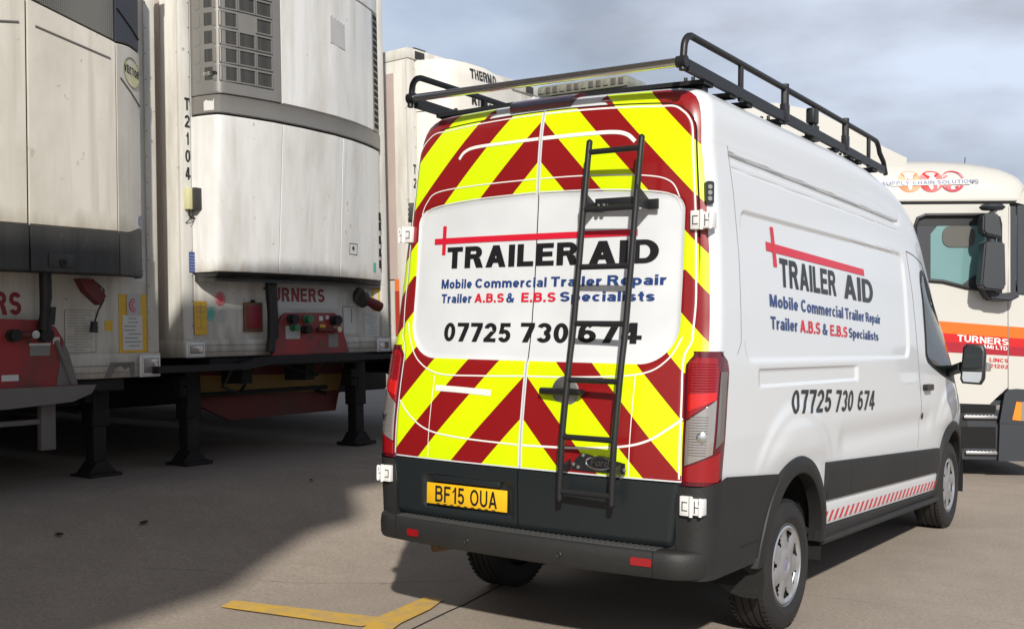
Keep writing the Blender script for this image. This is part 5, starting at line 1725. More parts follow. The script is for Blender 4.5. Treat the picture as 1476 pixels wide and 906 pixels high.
for (cu_, cw_, mt_) in ((.40, 1.480, 'sticker_pink'), (.292, 1.345, 'sticker_green'), (.415, 1.322, 'sticker_grey')):
    o = flat('round_sticker', circle(cu_, cw_, .052, .062), mt_, tb, .001)
    mb = MB(); mb.tube([(.005, cu_+.040*math.cos(t), cw_+.048*math.sin(t)) for t in lin(0, 6.2832, 25)], .0025, 4); mb.build('print', 'sticker_white', o, I4)
o = tbox('document_holder', (.001, .65, 1.185), (.03, .865, 1.452), 'rust', tb, .01)
tbox('front', (.03, .675, 1.215), (.034, .84, 1.425), 'maroon_text', o, .003)
tbox('clip', (.01, .735, 1.452), (.03, .775, 1.475), 'chassis', o, .004)
sgn = flat('sign', [(.985, 1.40), (1.84, 1.40), (1.84, 1.655), (.985, 1.655)], 'sticker_white', tb, .001)
ttext('TURNERS', .895, 1.675, 1.468, 1.598, 'maroon_text', sgn, .0046, st=.24)
# hose and pipe running down past the sign
mb = MB()
mb.tube([(.10, .88, 1.70), (.12, .875, 1.55), (.11, .90, 1.35), (.10, .905, 1.15), (.10, .88, 1.0)], .042, 12)
mb.tube([(.14, .915, 1.70), (.15, .91, 1.5), (.13, .935, 1.3), (.12, .945, 1.12)], .018, 8)
mb.build('hose', 'hose_black', tb, I4)
# red coupling panel
rp = MB()
rp.prism([(.905, .965), (1.905, .975), (1.79, 1.27), (1.765, 1.33), (1.715, 1.362), (1.08, 1.358), (1.03, 1.33), (1.0, 1.28)], nuw, .075, .10)
rpo = rp.build('coupling_panel', 'red_panel', tb, I4, smooth=0)
def coupling(root, u, w, mat, s=1.0):
    mb = MB()
    mb.lathe([(.035*s, 0), (.035*s, .02), (.026*s, .025), (.026*s, .06), (.034*s, .065), (.034*s, .08), (0, .082)], lambda a, b, h: (.10+h, u+a, w+b), 16)
    return mb.build('coupling', mat, root, I4)
coupling(rpo, 1.13, 1.30, 'chassis', 1.3); coupling(rpo, 1.15, 1.22, 'green_hose'); coupling(rpo, 1.32, 1.30, 'green_hose', 1.2)
coupling(rpo, 1.30, 1.20, 'chassis', 1.2); coupling(rpo, 1.69, 1.29, 'chassis', 1.4); coupling(rpo, 1.70, 1.20, 'badge_yellow', .8)
mb = MB(); mb.tube([(.14, 1.44, 1.20), (.15, 1.55, 1.195), (.15, 1.68, 1.195)], .022, 10); mb.build('pipe', 'red_dark', rpo, I4)
for a, b, c, d, mt_ in ((1.07, 1.115, 1.25, 1.235, 'sticker_grey'), (1.50, 1.285, 1.55, 1.33, 'sticker_white'), (1.59, 1.30, 1.63, 1.335, 'sticker_white'), (1.51, 1.20, 1.58, 1.25, 'sticker_yellow'), (1.62, 1.03, 1.75, 1.155, 'print_grey'), (1.50, 1.03, 1.57, 1.09, 'rust')):
    flat('sticker', rect(a, b, c, d), mt_, rpo, .1005)
# lip plate below
mb = MB()
mb.prism([(-.35, .905), (.55, .905), (.78, .955), (.95, .968), (2.0, .972), (2.15, .955), (2.60, .945), (2.60, .90), (.85, .885), (.60, .85), (-.35, .85)], nuw, -.35, .13)
mb.build('coupling_plate', 'chassis', tb, I4, smooth=0)
flat('outlined_plate', rect(1.92, 1.16, 2.10, 1.435), 'sticker_white', tb, .001)
mb = MB()
for a, b, c, d in ((1.92, 1.425, 2.08, 1.435), (1.92, 1.16, 1.93, 1.43), (2.04, 1.27, 2.052, 1.41)): mb.box((.0045, a, b), (.006, c, d))
mb.build('mark', 'print_grey', tb, I4, smooth=0)
def notice(root, a, b, c, d, mat='sticker_white', n0=.001, lines=12):
    o = flat('notice', rect(a, b, c, d), mat, root, n0)
    mb = MB()
    random.seed(int(a*1000)+int(b*100))
    for k in range(lines):
        w = d-(d-b)*(k+1)/(lines+1)
        x0 = a+(c-a)*random.choice((.08, .08, .3)); x1 = c-(c-a)*random.uniform(.08, .35)
        mb.box((n0+.0032, x0, w), (n0+.0036, x1, w+(d-b)/lines*.22))
    mb.build('print', 'print_grey', o, I4, smooth=0)
    return o
notice(tb, 2.235, 1.13, 2.45, 1.38)
yp = flat('warning_plate', rect(2.36, 1.39, 2.47, 1.645), 'sticker_yellow', tb, .001)
flat('label', rect(2.385, 1.46, 2.44, 1.58), 'sticker_white', yp, .0045)
# receiver socket under the unit
mb = MB()
mb.lathe([(.0, 0), (.09, 0), (.10, .05), (.07, .10), (0, .11)], lambda a, b, h: (.10+a, 2.06+h*.9, 1.53+b-h*.3), 16)
mb.build('fan_duct', 'unit_black', tb, I4)
mb = MB(); mb.tube([(.15, 2.10, 1.50), (.20, 2.20, 1.44), (.21, 2.25, 1.42)], [.04, .055, .05], 14)
mb.build('plug_socket', 'red_dark', tb, I4)
# stripes on the near side wall
def sideflat(root, n0, n1, w0, w1, mat, name='side_stripe'):
    mb = MB(); mb.box((n0, -.0165, w0), (n1, -.0125, w1)); return mb.build(name, mat, root, I4, smooth=0)
sideflat(tb, -.305, -.245, 1.13, 4.1, 'pink_tape')
landing_leg(tb, -.45, .39, .95); landing_leg(tb, -.40, 2.50, .95)
trailer_wheels(tb, (-8.6, -9.9, -11.2))
# red and yellow beam seen under the floor
mb = MB()
mb.prism([(.40, .60), (.40, .885), (2.52, .885), (2.36, .36), (.95, .36)], nuw, -.62, -.56)
sk = mb.build('side_guard', 'red_dark', tb, I4, smooth=0)
mb = MB(); mb.prism([(.40, .60), (.40, .80), (2.46, .745), (2.40, .575)], nuw, -.558, -.552); mb.build('yellow_band', 'yellow_dull', sk, I4, smooth=0)

# ---- nearest trailer, cream with a black cladding strip
ta = empty('refrigerated_trailer', 'cream fridge trailer with black lower unit cladding, nearest at the left edge', 'trailer', tmat(-2.84), 'refrigerated trailers parked in a row')
trailer_common(ta, 'trailer_cream', 'trailer_cream', rail=(.825, 1.02))
NA = [(.25,.05),(.45,.30),(.60,.375),(.65,.385),(1.25,.40),(1.95,.385),(1.985,.372),(2.15,.30),(2.285,.225),(2.318,.12),(2.33,.02)]
def na(u, w): return (interp(u-.008, NA)+interp(u, NA)+interp(u+.008, NA))/3
mb = MB()
mb.grid(lambda u, w: Vector((na(u, w)-.022, u, w)), lin(.26, 2.31, 40), lin(1.62, 4.1, 12), skirt=(-.04, 0, 0))
mb.build('unit_core', 'black_void', ta, I4)
def gtop(u): return 3.585-.165*((u-1.22)/.74)**1.0 if u > 1.22 else 3.585-.165*((1.22-u)/.74)
def cb(u): return 1.955+(.06*sm(2.05, 2.31, u) if u > 2.0 else 0)
for a, b in ((.64, 1.212), (1.228, 1.955), (1.965, 2.326), (.25, .63)):
    wt = (lambda u: gtop(u)) if b < 2 and a > .6 else (lambda u: 3.415+.02*math.sin((u-1.96)*9) if a > 1.9 else 3.42)
    p_ = bulge_panel('unit_panel', na, a, b, 1.955, 3.42, 'unit_cream', ta, nu=14, nv=8, wtop=wt, wbot=cb)
    if a > .6:
        q_ = [(a+.06, b-.05), ][0]
        g0, g1 = (q_[0], q_[1]) if b < 2 else (2.01, 2.275)
        mb = MB()
        fz = (lambda u: (3.405-.13*(u-1.22)/.74 if u > 1.22 else 3.405-.13*(1.22-u)/.74)) if b < 2 else (lambda u: 3.16-.62*(u-2.01))
        mb.tube([(na(u, 3)-.001, u, fz(u)) for u in lin(g0, g1, 16)], .010, 8)
        mb.build('styling_groove', 'chassis_grey', p_, I4)
    mb = MB()
for a, b in ((.62, 1.215), (1.225, 1.96), (1.965, 2.27), (.28, .615)):
    bulge_panel('lower_cladding', lambda u, w: na(u, w)+.012, a, b, 1.62, 1.955, 'unit_black', ta, nu=14, nv=5, wtop=lambda u: cb(u)-.002)
cl = MB(); cl.box((.41, 1.36, 1.655), (.418, 1.565, 1.76), .01)
co = cl.build('catch', 'unit_black', ta, I4)
mb = MB(); mb.lathe([(.028, 0), (.028, .012), (.012, .012), (.012, .006), (0, .006)], lambda a, b, h: (.418+h, 1.47+a, 1.69+b), 16); mb.build('lock', 'chassis', co, I4)
bulge_panel('grille_panel', lambda u, w: na(u, w)-.015, .64, 1.955, 3.42, 4.1, 'perforated', ta, nu=24, nv=6, wbot=lambda u: gtop(u)+.012)
sc = bulge_panel('side_cover', na, 1.965, 2.32, 3.44, 4.1, 'unit_blue', ta, nu=8, nv=5, wbot=lambda u: 3.43+.02*math.sin((u-1.96)*9))
mb = MB(); mb.tube([(na(u, 3.6)+.001, u, 3.69-.55*(u-1.98)) for u in lin(1.98, 2.27, 10)], .008, 8); mb.build('styling_groove', 'black_void', sc, I4)
mb = MB()
ov = circle(2.165, 3.235, .108, .115, 40)
def onA(p, q, d): return (na(p, q)+d, p, q)
mb.prism([(p, q-.12*(p-2.165)) for p, q in ov], onA, -.002, .002)
bd = mb.build('badge', 'badge_yellow', ta, I4, smooth=0)
mb = MB(); mb.tube([(na(p, q)+.003, p, q-.12*(p-2.165)) for p, q in ov+ov[:1]], .003, 5, cap=False); mb.build('badge_rim', 'chassis_grey', bd, I4)
text_part('lettering', 'VECTOR', lambda p, q: (na(p, q)+.0035, p, q), 0, 1, 0, 1, 'chassis', bd, I4, bold=.04, nx=6, st=.22, gap=.2, corner=[(2.062, 3.225), (2.268, 3.205), (2.268, 3.265), (2.062, 3.29)])
mb = MB(); mb.prism(circle(2.255, 2.07, .032, .045), onA, .0005, .003); mb.build('round_sticker', 'purple', ta, I4, smooth=0)
mb = MB()
mb.grid(lambda u, t: Vector((.01+(na(u, 1.7)-.02)*t, u, 1.64)), lin(.3, 2.27, 24), [0, .5, 1], skirt=(0, 0, .03))
mb.build('drip_tray', 'unit_black', ta, I4)
# fittings right of the cladding
mb = MB(); mb.box((.02, 2.235, 1.66), (.09, 2.30, 1.72), .006); mb.box((.02, 2.24, 1.80), (.08, 2.29, 1.96), .008)
mb.tube([(.06, 2.28, 1.95), (.08, 2.31, 1.88), (.07, 2.30, 1.78), (.05, 2.33, 1.70)], .009, 8)
mb.build('bracket', 'unit_black', ta, I4)
notice(ta, 2.36, 1.60, 2.47, 1.90, 'sticker_white', .001, 9)
flat('label', rect(2.13, 1.655, 2.235, 1.79), 'sticker_white', ta, .235)
yp = flat('warning_plate', rect(2.215, 1.025, 2.475, 1.50), 'sticker_yellow', ta, .001)
lb = notice(ta, 2.245, 1.045, 2.43, 1.33, 'sticker_white', .0045, 8)
lb = flat('label', rect(2.285, 1.325, 2.415, 1.50), 'sticker_grey', yp, .0075)
mb = MB()
mb.tube([(.0115, 2.345+.035*math.cos(t), 1.41+.05*math.sin(t)) for t in lin(1.2, 5.2, 14)], .006, 5); mb.tube([(.0115, 2.355+.02*math.cos(t), 1.41+.03*math.sin(t)) for t in lin(1.2, 5.2, 12)], .005, 5)
mb.build('red_mark', 'sticker_pink', lb, I4)
notice(ta, 1.735, 1.035, 2.005, 1.365, 'trailer_cream', .001, 15)
mb = MB()
for a, b, c, d in ((1.735, 1.362, 2.005, 1.366), (1.735, 1.035, 2.005, 1.039), (1.735, 1.035, 1.739, 1.366), (2.001, 1.035, 2.005, 1.366)): mb.box((.0045, a, b), (.0056, c, d))
mb.build('notice_border', 'print_grey', ta, I4, smooth=0)
flat('sticker', rect(2.085, 1.205, 2.155, 1.285), 'sticker_yellow', ta, .001)
# lettering at the left edge, partly out of the picture
ttext('TURNERS', .62, 1.385, 1.325, 1.495, 'maroon_text', ta, .004, st=.24)
rp = MB()
rp.prism([(.55, .785), (1.785, .785), (1.66, 1.14), (1.60, 1.23), (1.50, 1.285), (.80, 1.30), (.68, 1.16)], nuw, .075, .10)
rpo = rp.build('coupling_panel', 'red_panel', ta, I4, smooth=0)
mb = MB()
mb.tube([(.105, 1.73, .80), (.105, 1.66, .98), (.105, 1.60, 1.13)], .02, 8); mb.prism([(1.60, .79), (1.78, .79), (1.70, 1.05), (1.66, 1.12)], nuw, .101, .104)
mb.build('worn_edge', 'chassis_grey', rpo, I4, smooth=0)
for u, w, mt_, s_ in ((1.25, 1.17, 'chassis', 1.3), (1.395, 1.175, 'chrome', .9), (1.49, 1.17, 'chassis', 1.5), (.95, 1.17, 'chassis', 1.3)):
    coupling(rpo, u, w, mt_, s_)
mb = MB(); mb.tube([(.14, 1.24, 1.175), (.15, 1.38, 1.175)], .028, 10); mb.build('pipe', 'red_dark', rpo, I4)
notice(rpo, 1.39, 1.02, 1.55, 1.10, 'print_grey', .101, 5); flat('label', rect(1.385, 1.095, 1.555, 1.112), 'sticker_white', rpo, .102)
flat('label', rect(1.575, 1.105, 1.63, 1.155), 'sticker_white', rpo, .102); flat('label', rect(1.17, .84, 1.30, .885), 'sticker_white', rpo, .102)
mb = MB()
mb.tube([(.20, 1.46, 1.66), (.19, 1.47, 1.45), (.17, 1.47, 1.33), (.14, 1.485, 1.22)], [.045, .045, .035, .05], 12)
mb.tube([(.17, 1.53, 1.38), (.15, 1.53, 1.25)], .03, 8)
mb.build('hose', 'hose_black', ta, I4)
mb = MB()
mb.prism([(1.74, 1.60), (1.80, 1.50), (1.92, 1.40), (1.97, 1.47), (1.86, 1.60)], nuw, .12, .20)
mb.build('plug_socket', 'red_dark', ta, I4)
mb = MB(); mb.tube([(.16, 1.90, 1.58), (.17, 1.97, 1.52), (.16, 1.975, 1.44), (.12, 1.95, 1.36), (.08, 1.945, 1.27)], .007, 8); mb.tube([(.08, 1.94, 1.275), (.08, 1.935, 1.19)], [.028, .033], 10)
mb.build('cable', 'hose_black', ta, I4)
# worn lip of the coupling plate
mb = MB()
mb.prism([(.2, .79), (1.90, .785), (1.86, .72), (1.70, .665), (1.2, .64), (.2, .64)], nuw, -.30, .16)
mb.build('coupling_plate', 'chassis_grey', ta, I4, smooth=0)
mb = MB()
mb.prism([(2.06, .83), (2.12, .95), (2.34, .95), (2.34, .83), (2.30, .83), (2.29, .91), (2.25, .89), (2.21, .92), (2.16, .90), (2.12, .83)], nuw, .0225, .0245)
mb.build('scrape', 'chassis_grey', ta, I4, smooth=0)
landing_leg(ta, -.45, 2.29, .80); landing_leg(ta, -.45, .55, .80)
trailer_wheels(ta, (-8.6, -9.9, -11.2))
mb = MB(); mb.box((-.10, 1.56, .30), (-.04, 1.68, .80), .006); mb.box((-.10, .4, .50), (-.06, 1.6, .54), .004); mb.box((-.10, .4, .30), (-.06, .5, .8)); mb.build('support_frame', 'chassis_grey', ta, I4)

# ---- farthest trailer
tcm = tmat(2.985)
tc_ = empty('refrigerated_trailer', 'white fridge trailer with smooth rounded unit lettered THERMO KING, farthest behind the van', 'trailer', tcm, 'refrigerated trailers parked in a row')
trailer_common(tc_, 'trailer_white', 'trailer_white', W=2.50)
NC = [(.13,.02),(.15,.10),(.22,.28),(.32,.38),(.6,.43),(.9,.43),(1.3,.38),(1.7,.29),(2.1,.17),(2.4,.06),(2.48,.02)]
def nc(u, w):
    b = (interp(u-.02, NC)+interp(u, NC)+interp(u+.02, NC))/3
    return b*(1-.10*sm(4.0, 4.16, w))
def ctop(u): return interp(u, [(.13, 4.13), (.9, 4.13), (1.2, 4.09), (1.5, 3.99), (1.8, 3.84), (2.48, 3.70)])
for k_, (w0, w1) in enumerate(((1.75, 2.75), (2.76, 3.56), (3.57, 4.13))):
    for a, b in ((.13, .55), (.56, 2.48)) if k_ < 2 else ((.13, 2.48),):
        bulge_panel('unit_panel', nc, a, b, w0, w1, 'unit_white_far', tc_, nu=34, nv=12, wtop=ctop if k_ == 2 else None)
mb = MB()
mb.grid(lambda u, t: Vector((nc(u, 4.13)*(1-t)*.985, u, ctop(u)-.004+.01*t)), lin(.14, 2.47, 30), [0, .5, 1])
mb.build('unit_top', 'unit_white_far', tc_, I4)
mb = MB(); mb.box((-.35, .15, 4.245), (-.02, .35, 4.29), .01); mb.build('roof_fitting', 'unit_black', tc_, I4)
fC = lambda p, q: (nc(p, q)+.007, p, q)
text_part('lettering', 'THERMO', fC, .565, 1.06, 3.955, 4.065, 'black_text', tc_, I4, st=.24, gap=.13, nx=8)
text_part('lettering', 'KING', fC, .575, .93, 3.665, 3.765, 'black_text', tc_, I4, st=.24, gap=.13, nx=8)
for k, ch in enumerate('T2'):      # the rest of the number is hidden by the van
    w = 2.985-.150*k
    ttext(ch, .045, .095, w-.108, w, 'black_text', tc_, .0175, st=.22)
sideflat(tc_, -.30, -.19, 1.75, 4.0, 'pink_tape')
sideflat(tc_, -.23, -.17, 1.14, 1.62, 'red_tape'); sideflat(tc_, -.23, -.17, 1.62, 1.75, 'logo_orange')
landing_leg(tc_, -.45, .39, .95); landing_leg(tc_, -.45, 2.20, .95)
trailer_wheels(tc_, (-8.6, -9.9, -11.2))

# ------------------------------------------------------------------ articulated truck tractor on the right
KA = Vector((.871, .491, 0)).normalized(); KB = Vector((KA.y, -KA.x, 0))
KO = Vector((.91, 8.53, 0))
mk = Matrix(((KA.x, -KB.x, 0, KO.x), (KA.y, -KB.y, 0, KO.y), (0, 0, 1, 0), (0, 0, 0, 1)))
# local: x forwards, y away from the camera (near side is y = 0), z up
trk = empty('tractor_unit', 'cream haulage tractor unit with orange and red door stripes beyond the van', 'truck', mk)
WK = 2.45
# cab shell as a loft over x stations, cross-sections symmetrical in y
def cab_top(x): return interp(x, [(-2.3, 3.64), (-1.2, 3.575), (-.8, 3.57), (-.4, 3.54), (-.12, 3.475), (.06, 3.39), (.22, 3.25), (.34, 3.08)])
def cab_front(z): return interp(z, [(.8, .46), (1.2, .46), (1.9, .40), (2.9, .26), (3.05, .30), (3.3, .12)])
mb = MB()
stn = lin(-2.3, -.3, 12)+lin(-.2, .34, 10)
prof = []
for t in range(0, 7): prof.append((0, 3.06+.0*t)) if False else None
secs = []
for x in stn:
    zt = cab_top(x)
    lo = 3.055
    ring = []
    h = zt-lo
    inset = .25*sm(0, .34, x)
    for k in range(0, 13):
        a = k/12
        y = .02+.45*(1-math.cos(a*math.pi/2))**1.3 if False else .0
    pts = [(.0+inset, lo), (.012+inset, lo+h*.35), (.05+inset, lo+h*.62), (.12+inset, lo+h*.82), (.24+inset, lo+h*.94), (.45+inset, lo+h*.99), (1.0, zt), (WK/2, zt)]
    ring = pts+[(WK-p, q) for p, q in reversed(pts[:-1])]
    secs.append([(x, p, q) for p, q in ring])
m = len(secs[0])
mb.add([p for s_ in secs for p in s_], [(i*m+j, i*m+j+1, (i+1)*m+j+1, (i+1)*m+j) for i in range(len(secs)-1) for j in range(m-1)])
mb.add(secs[0], [tuple(range(m))]); mb.add(secs[-1], [tuple(range(m))])
mb.build('roof_fairing', 'truck_cream', trk, I4, smooth=40)
mb = MB()   # rear air deflector rising behind the cab roof
mb.prism([(-3.0, 3.05), (-1.24, 3.05), (-1.16, 3.56), (-1.40, 3.68), (-2.15, 4.10), (-2.6, 4.2), (-3.0, 4.2)], lambda p, q, d: (p, d, q), .10, WK-.10)
mb.build('air_deflector', 'truck_cream', trk, I4, smooth=0)
mb = MB(); mb.tube([(-.41, .5, 3.46), (-.40, .5, 3.62)], .005, 6); mb.build('aerial', 'black_powder', trk, I4)
# cab body with a window opening on each side: panels round it
def kq(poly, y0=0.0, th=.03, name='cab_panel', mat='truck_cream', root=None, bev=False, smooth=0, label=None):
    mb = MB(); mb.prism(poly, lambda p, q, d: (p, d, q), y0, y0+th)
    return mb.build(name, mat, root or trk, I4, smooth=smooth, label=label)
wx0, wx1, wz1 = -1.10, -.185, 2.905
def wbot(x): return interp(x, [(-1.1, 2.19), (-.8, 2.165), (-.55, 2.10), (-.185, 2.045)])
for y0 in (0.0, WK-.03):
    kq([(-2.3, .80), (-1.27, .80), (-1.27, 3.03), (-2.3, 3.03)], y0, name='cab_side')
    door = kq([(-1.262, .83), (-.30, .81), (-.16, .95), (-.105, 1.0), (-.105, 2.04), (-.185, wbot(-.185)), (-.55, wbot(-.55)), (-.8, wbot(-.8)), (-1.1, 2.19), (-1.262, 2.19)], y0, name='door')
    kq([(-1.262, 2.19), (-1.10, 2.19), (-1.10, 2.78), (-1.07, 2.87), (-.99, wz1), (-.26, wz1), (-.20, 2.87), (-.185, 2.80), (-.185, 2.045), (-.105, 2.04), (-.085, 3.025), (-1.262, 3.025)], y0, name='window_frame', root=door)
    kq([(-.098, .98), (.05, .96), (.34, .96), (.34, 1.9), (.22, 2.0), (.0, 2.02), (-.05, 2.05), (-.07, 3.0), (-.098, 3.0)], y0, name='front_corner')
    # window pane
    s0 = 0.022 if y0 == 0 else WK-.026
    kq([(-1.12, 2.17), (-.8, 2.15), (-.55, 2.08), (-.17, 2.03), (-.17, 2.93), (-1.12, 2.93)], s0, .004, 'pane', 'cab_glass', door)
    kq([(-1.10, 2.79), (-.185, 2.79), (-.185, wz1), (-1.10, wz1)], s0-.006 if y0 == 0 else s0+.006, .003, 'window_band', 'black_powder', door)
# inside seen through the glass as dark outlines lying in the cab
mb = MB(); mb.box((-2.28, .05, .80), (.30, WK-.05, .85)); mb.box((-2.29, .04, .8), (-2.26, WK-.04, 3.03)); mb.box((-2.28, .04, 3.01), (.1, WK-.04, 3.04))
mb.build('cab_inside', 'seat_dark', trk, I4, smooth=0)
# black window rubber
mb = MB()
pts = [(-1.10, -.006, 2.19), (-1.10, -.006, 2.78), (-1.07, -.006, 2.87), (-.99, -.006, wz1), (-.26, -.006, wz1), (-.20, -.006, 2.87), (-.185, -.006, 2.80), (-.185, -.006, 2.045), (-.55, -.006, wbot(-.55)), (-.8, -.006, wbot(-.8)), (-1.10, -.006, 2.19)]
mb.tube(pts, .022, 8); mb.build('window_seal', 'black_powder', trk, I4)
# reflections are real, but the blind edge and quarter divisions are parts
mb = MB()
mb.prism([(-.60, 2.12), (-.48, 2.22), (-.36, 2.27), (-.33, 2.20), (-.40, 2.11)], lambda p, q, d: (p, d, q), .012, .020)
mb.build('dashboard_edge', 'seat_dark', trk, I4, smooth=0)
mb = MB()
mb.prism(rrect(-.80, 2.55, -.45, 2.785, .09), lambda p, q, d: (p, d, q), .010, .018)
mb.build('sun_visor', 'mesh_grey', trk, I4, smooth=0)
kq([(-1.10, 2.18), (-.93, 2.16), (-.93, 2.70), (-.86, 2.785), (-1.10, 2.785)], .010, .008, 'window_divider', 'truck_dark')
# gaps round the door and under the roof
mb = MB()
mb.box((-2.3, .004, 3.028), (-.02, .01, 3.056)); mb.box((-.105, .002, .98), (-.098, .01, 3.02)); mb.box((-1.27, .002, .83), (-1.262, .01, 3.02))
mb.build('door_gap', 'black_void', trk, I4, smooth=0)
mb = MB(); mb.box((-2.3, -.012, 3.058), (.05, .02, 3.10), .01); mb.build('roof_moulding', 'truck_cream', trk, I4)
# front: windscreen, panel, grille, sun visor
mb = MB()
mb.grid(lambda y, z: Vector((cab_front(z)-.30*(abs(y-WK/2)/(WK/2))**4*1.35, y, z)), lin(.03, WK-.03, 24), lin(1.98, 3.02, 8))
mb.build('windscreen', 'cab_glass', trk, I4, smooth=60)
mb = MB()
mb.grid(lambda y, z: Vector((cab_front(z)+.01-.16*(abs(y-WK/2)/(WK/2))**6, y, z)), lin(.0, WK, 24), lin(.96, 1.98, 8), skirt=(-.1, 0, 0))
fp = mb.build('front_panel', 'truck_cream', trk, I4, smooth=60)
for k in range(6):
    mb = MB(); mb.box((.455, .45, 1.08+.12*k), (.49, WK-.45, 1.14+.12*k), .01); mb.build('grille_slat', 'truck_dark', fp, I4)
mb = MB()
mb.prism([(-.075, 3.0), (-.02, 3.0), (-.02, 2.05), (-.075, 2.05)], lambda p, q, d: (p, d, q), -.004, .03)
mb.prism([(.0, 3.01), (.18, 3.01), (.20, 2.1), (.08, 2.02), (0, 2.05)], lambda p, q, d: (p, d, q), -.003, .012)
mb.build('pillar_trim', 'truck_dark', trk, I4, smooth=0)
mb = MB(); mb.prism([(-.02, 3.04), (.08, 3.20), (.40, 3.02), (.36, 2.94)], lambda p, q, d: (p, d, q), -.01, WK+.01); mb.build('sun_visor', 'truck_cream', trk, I4, smooth=0)
# lower black works: steps, bumper, wheel arch
mb = MB()
mb.prism([(-.62, .20), (.42, .20), (.46, .35), (.46, .60), (-.22, .60), (-.22, .80), (-.62, .84)], lambda p, q, d: (p, d, q), .02, .6)
st = mb.build('step_box', 'truck_dark', trk, I4, smooth=0)
for z, x0, x1 in ((.29, -.56, -.22), (.685, -.58, -.22)):
    mb = MB(); mb.box((x0, -.02, z-.035), (x1, .12, z), .008)
    for k in range(8): mb.box((x0+.02+.04*k, -.022, z-.002), (x0+.045+.04*k, .10, z+.006), .002)
    mb.build('step', 'steel', st, I4)
mb = MB(); mb.box((-.60, .012, .325), (-.23, .022, .56), .004); mb.box((-.60, .012, .715), (-.23, .022, .80), .004)
mb.build('step_recess', 'black_void', st, I4, smooth=0)
mb = MB(); mb.prism([(-.215, .19), (.40, .19), (.52, .30), (.54, .60), (-.20, .60)], lambda p, q, d: (p, d, q), -.03, WK+.03); mb.build('front_bumper', 'truck_dark', trk, I4, smooth=0)
for y0, y1 in ((-.035, .05), (WK-.05, WK+.035)):
    mb = MB()
    mb.prism([(-.205, .605), (.52, .585), (.52, .955), (-.02, .985), (-.11, .975), (-.15, .93)], lambda p, q, d: (p, d, q), y0, y1)
    hs = mb.build('headlamp_surround', 'truck_dark', trk, I4, smooth=0)
    f0 = y0-.012 if y0 < 0 else y1
    mb = MB(); mb.prism([(-.075, .645), (.02, .635), (.03, .84), (-.03, .845)], lambda p, q, d: (p, d, q), f0, f0+.012); mb.build('indicator', 'lamp_amber', hs, I4, smooth=0)
    mb = MB(); mb.prism([(.022, .635), (.38, .625), (.38, .845), (.032, .845)], lambda p, q, d: (p, d, q), f0, f0+.012); mb.build('headlamp', 'lamp_clear', hs, I4, smooth=0)
# wheels and chassis behind
mb = MB(); mb.box((-5.0, .70, .75), (-.5, .82, 1.0)); mb.box((-5.0, WK-.82, .75), (-.5, WK-.70, 1.0)); mb.box((-4.8, .5, 1.0), (-3.0, WK-.5, 1.12), .03)
mb.build('chassis', 'chassis', trk, I4)
for x in (-1.0, -4.2):
    for y in (.18, WK-.18):
        mb = MB()
        mb.lathe([(.0, -.15), (.28, -.15), (.30, -.17), (.48, -.16), (.51, -.13), (.51, .13), (.48, .16), (.30, .17), (.28, .15), (0, .15)], lambda a, b, h: (x+a, y+h, .51+b), 32)
        o = mb.build('wheel', 'rubber', trk, I4, smooth=35)
        mb = MB(); mb.lathe([(0, .10), (.20, .11), (.27, .175), (0, .12)], lambda a, b, h: (x+a, y+(h if y > 1 else -h), .51+b), 24); mb.build('rim', 'steel', o, I4)
# stripes on the door and corner
def band(name, lo, hi, x0, x1, mat, lbl=None):
    mb = MB()
    mb.grid(lambda x, t: Vector((x, -.0025, lo(x)+(hi(x)-lo(x))*t)), lin(x0, x1, 10), [0, 1])
    mb.build(name, mat, trk, I4, smooth=0)
t_ = lambda x: (x+.8)/.87
top = lambda x: 1.725-.065*t_(x); mid = lambda x: 1.625-.060*t_(x)-.03; low = lambda x: 1.50-.06*t_(x); bot = lambda x: 1.385-.045*t_(x)
for x0, x1 in ((-1.26, -.107), (-.095, .335)):
    band('orange_stripe', mid, top, x0, x1, 'orange')
    band('red_stripe', low, mid, x0, x1, 'truck_red')
    band('dark_red_stripe', bot, low, x0, x1, 'deep_red')
fk = lambda n=-.0045: (lambda p, q: (p, n, q))
text_part('lettering', 'TURNERS', fk(), 0, 1, 0, 1, 'vinyl_line', trk, I4, bold=.035, corner=[(-.645, 1.505), (-.10, 1.462), (-.10, 1.532), (-.645, 1.580)])
text_part('lettering', 'AM) LTD', fk(), 0, 1, 0, 1, 'vinyl_line', trk, I4, bold=.03, corner=[(-.375, 1.427), (-.11, 1.400), (-.11, 1.448), (-.375, 1.473)])
text_part('lettering', 'LINCS', fk(), 0, 1, 0, 1, 'truck_red', trk, I4, bold=.02, corner=[(-.30, 1.283), (-.10, 1.272), (-.10, 1.312), (-.30, 1.325)])
text_part('lettering', '21202', fk(), 0, 1, 0, 1, 'truck_red', trk, I4, bold=.02, corner=[(-.30, 1.217), (-.10, 1.205), (-.10, 1.245), (-.30, 1.258)])
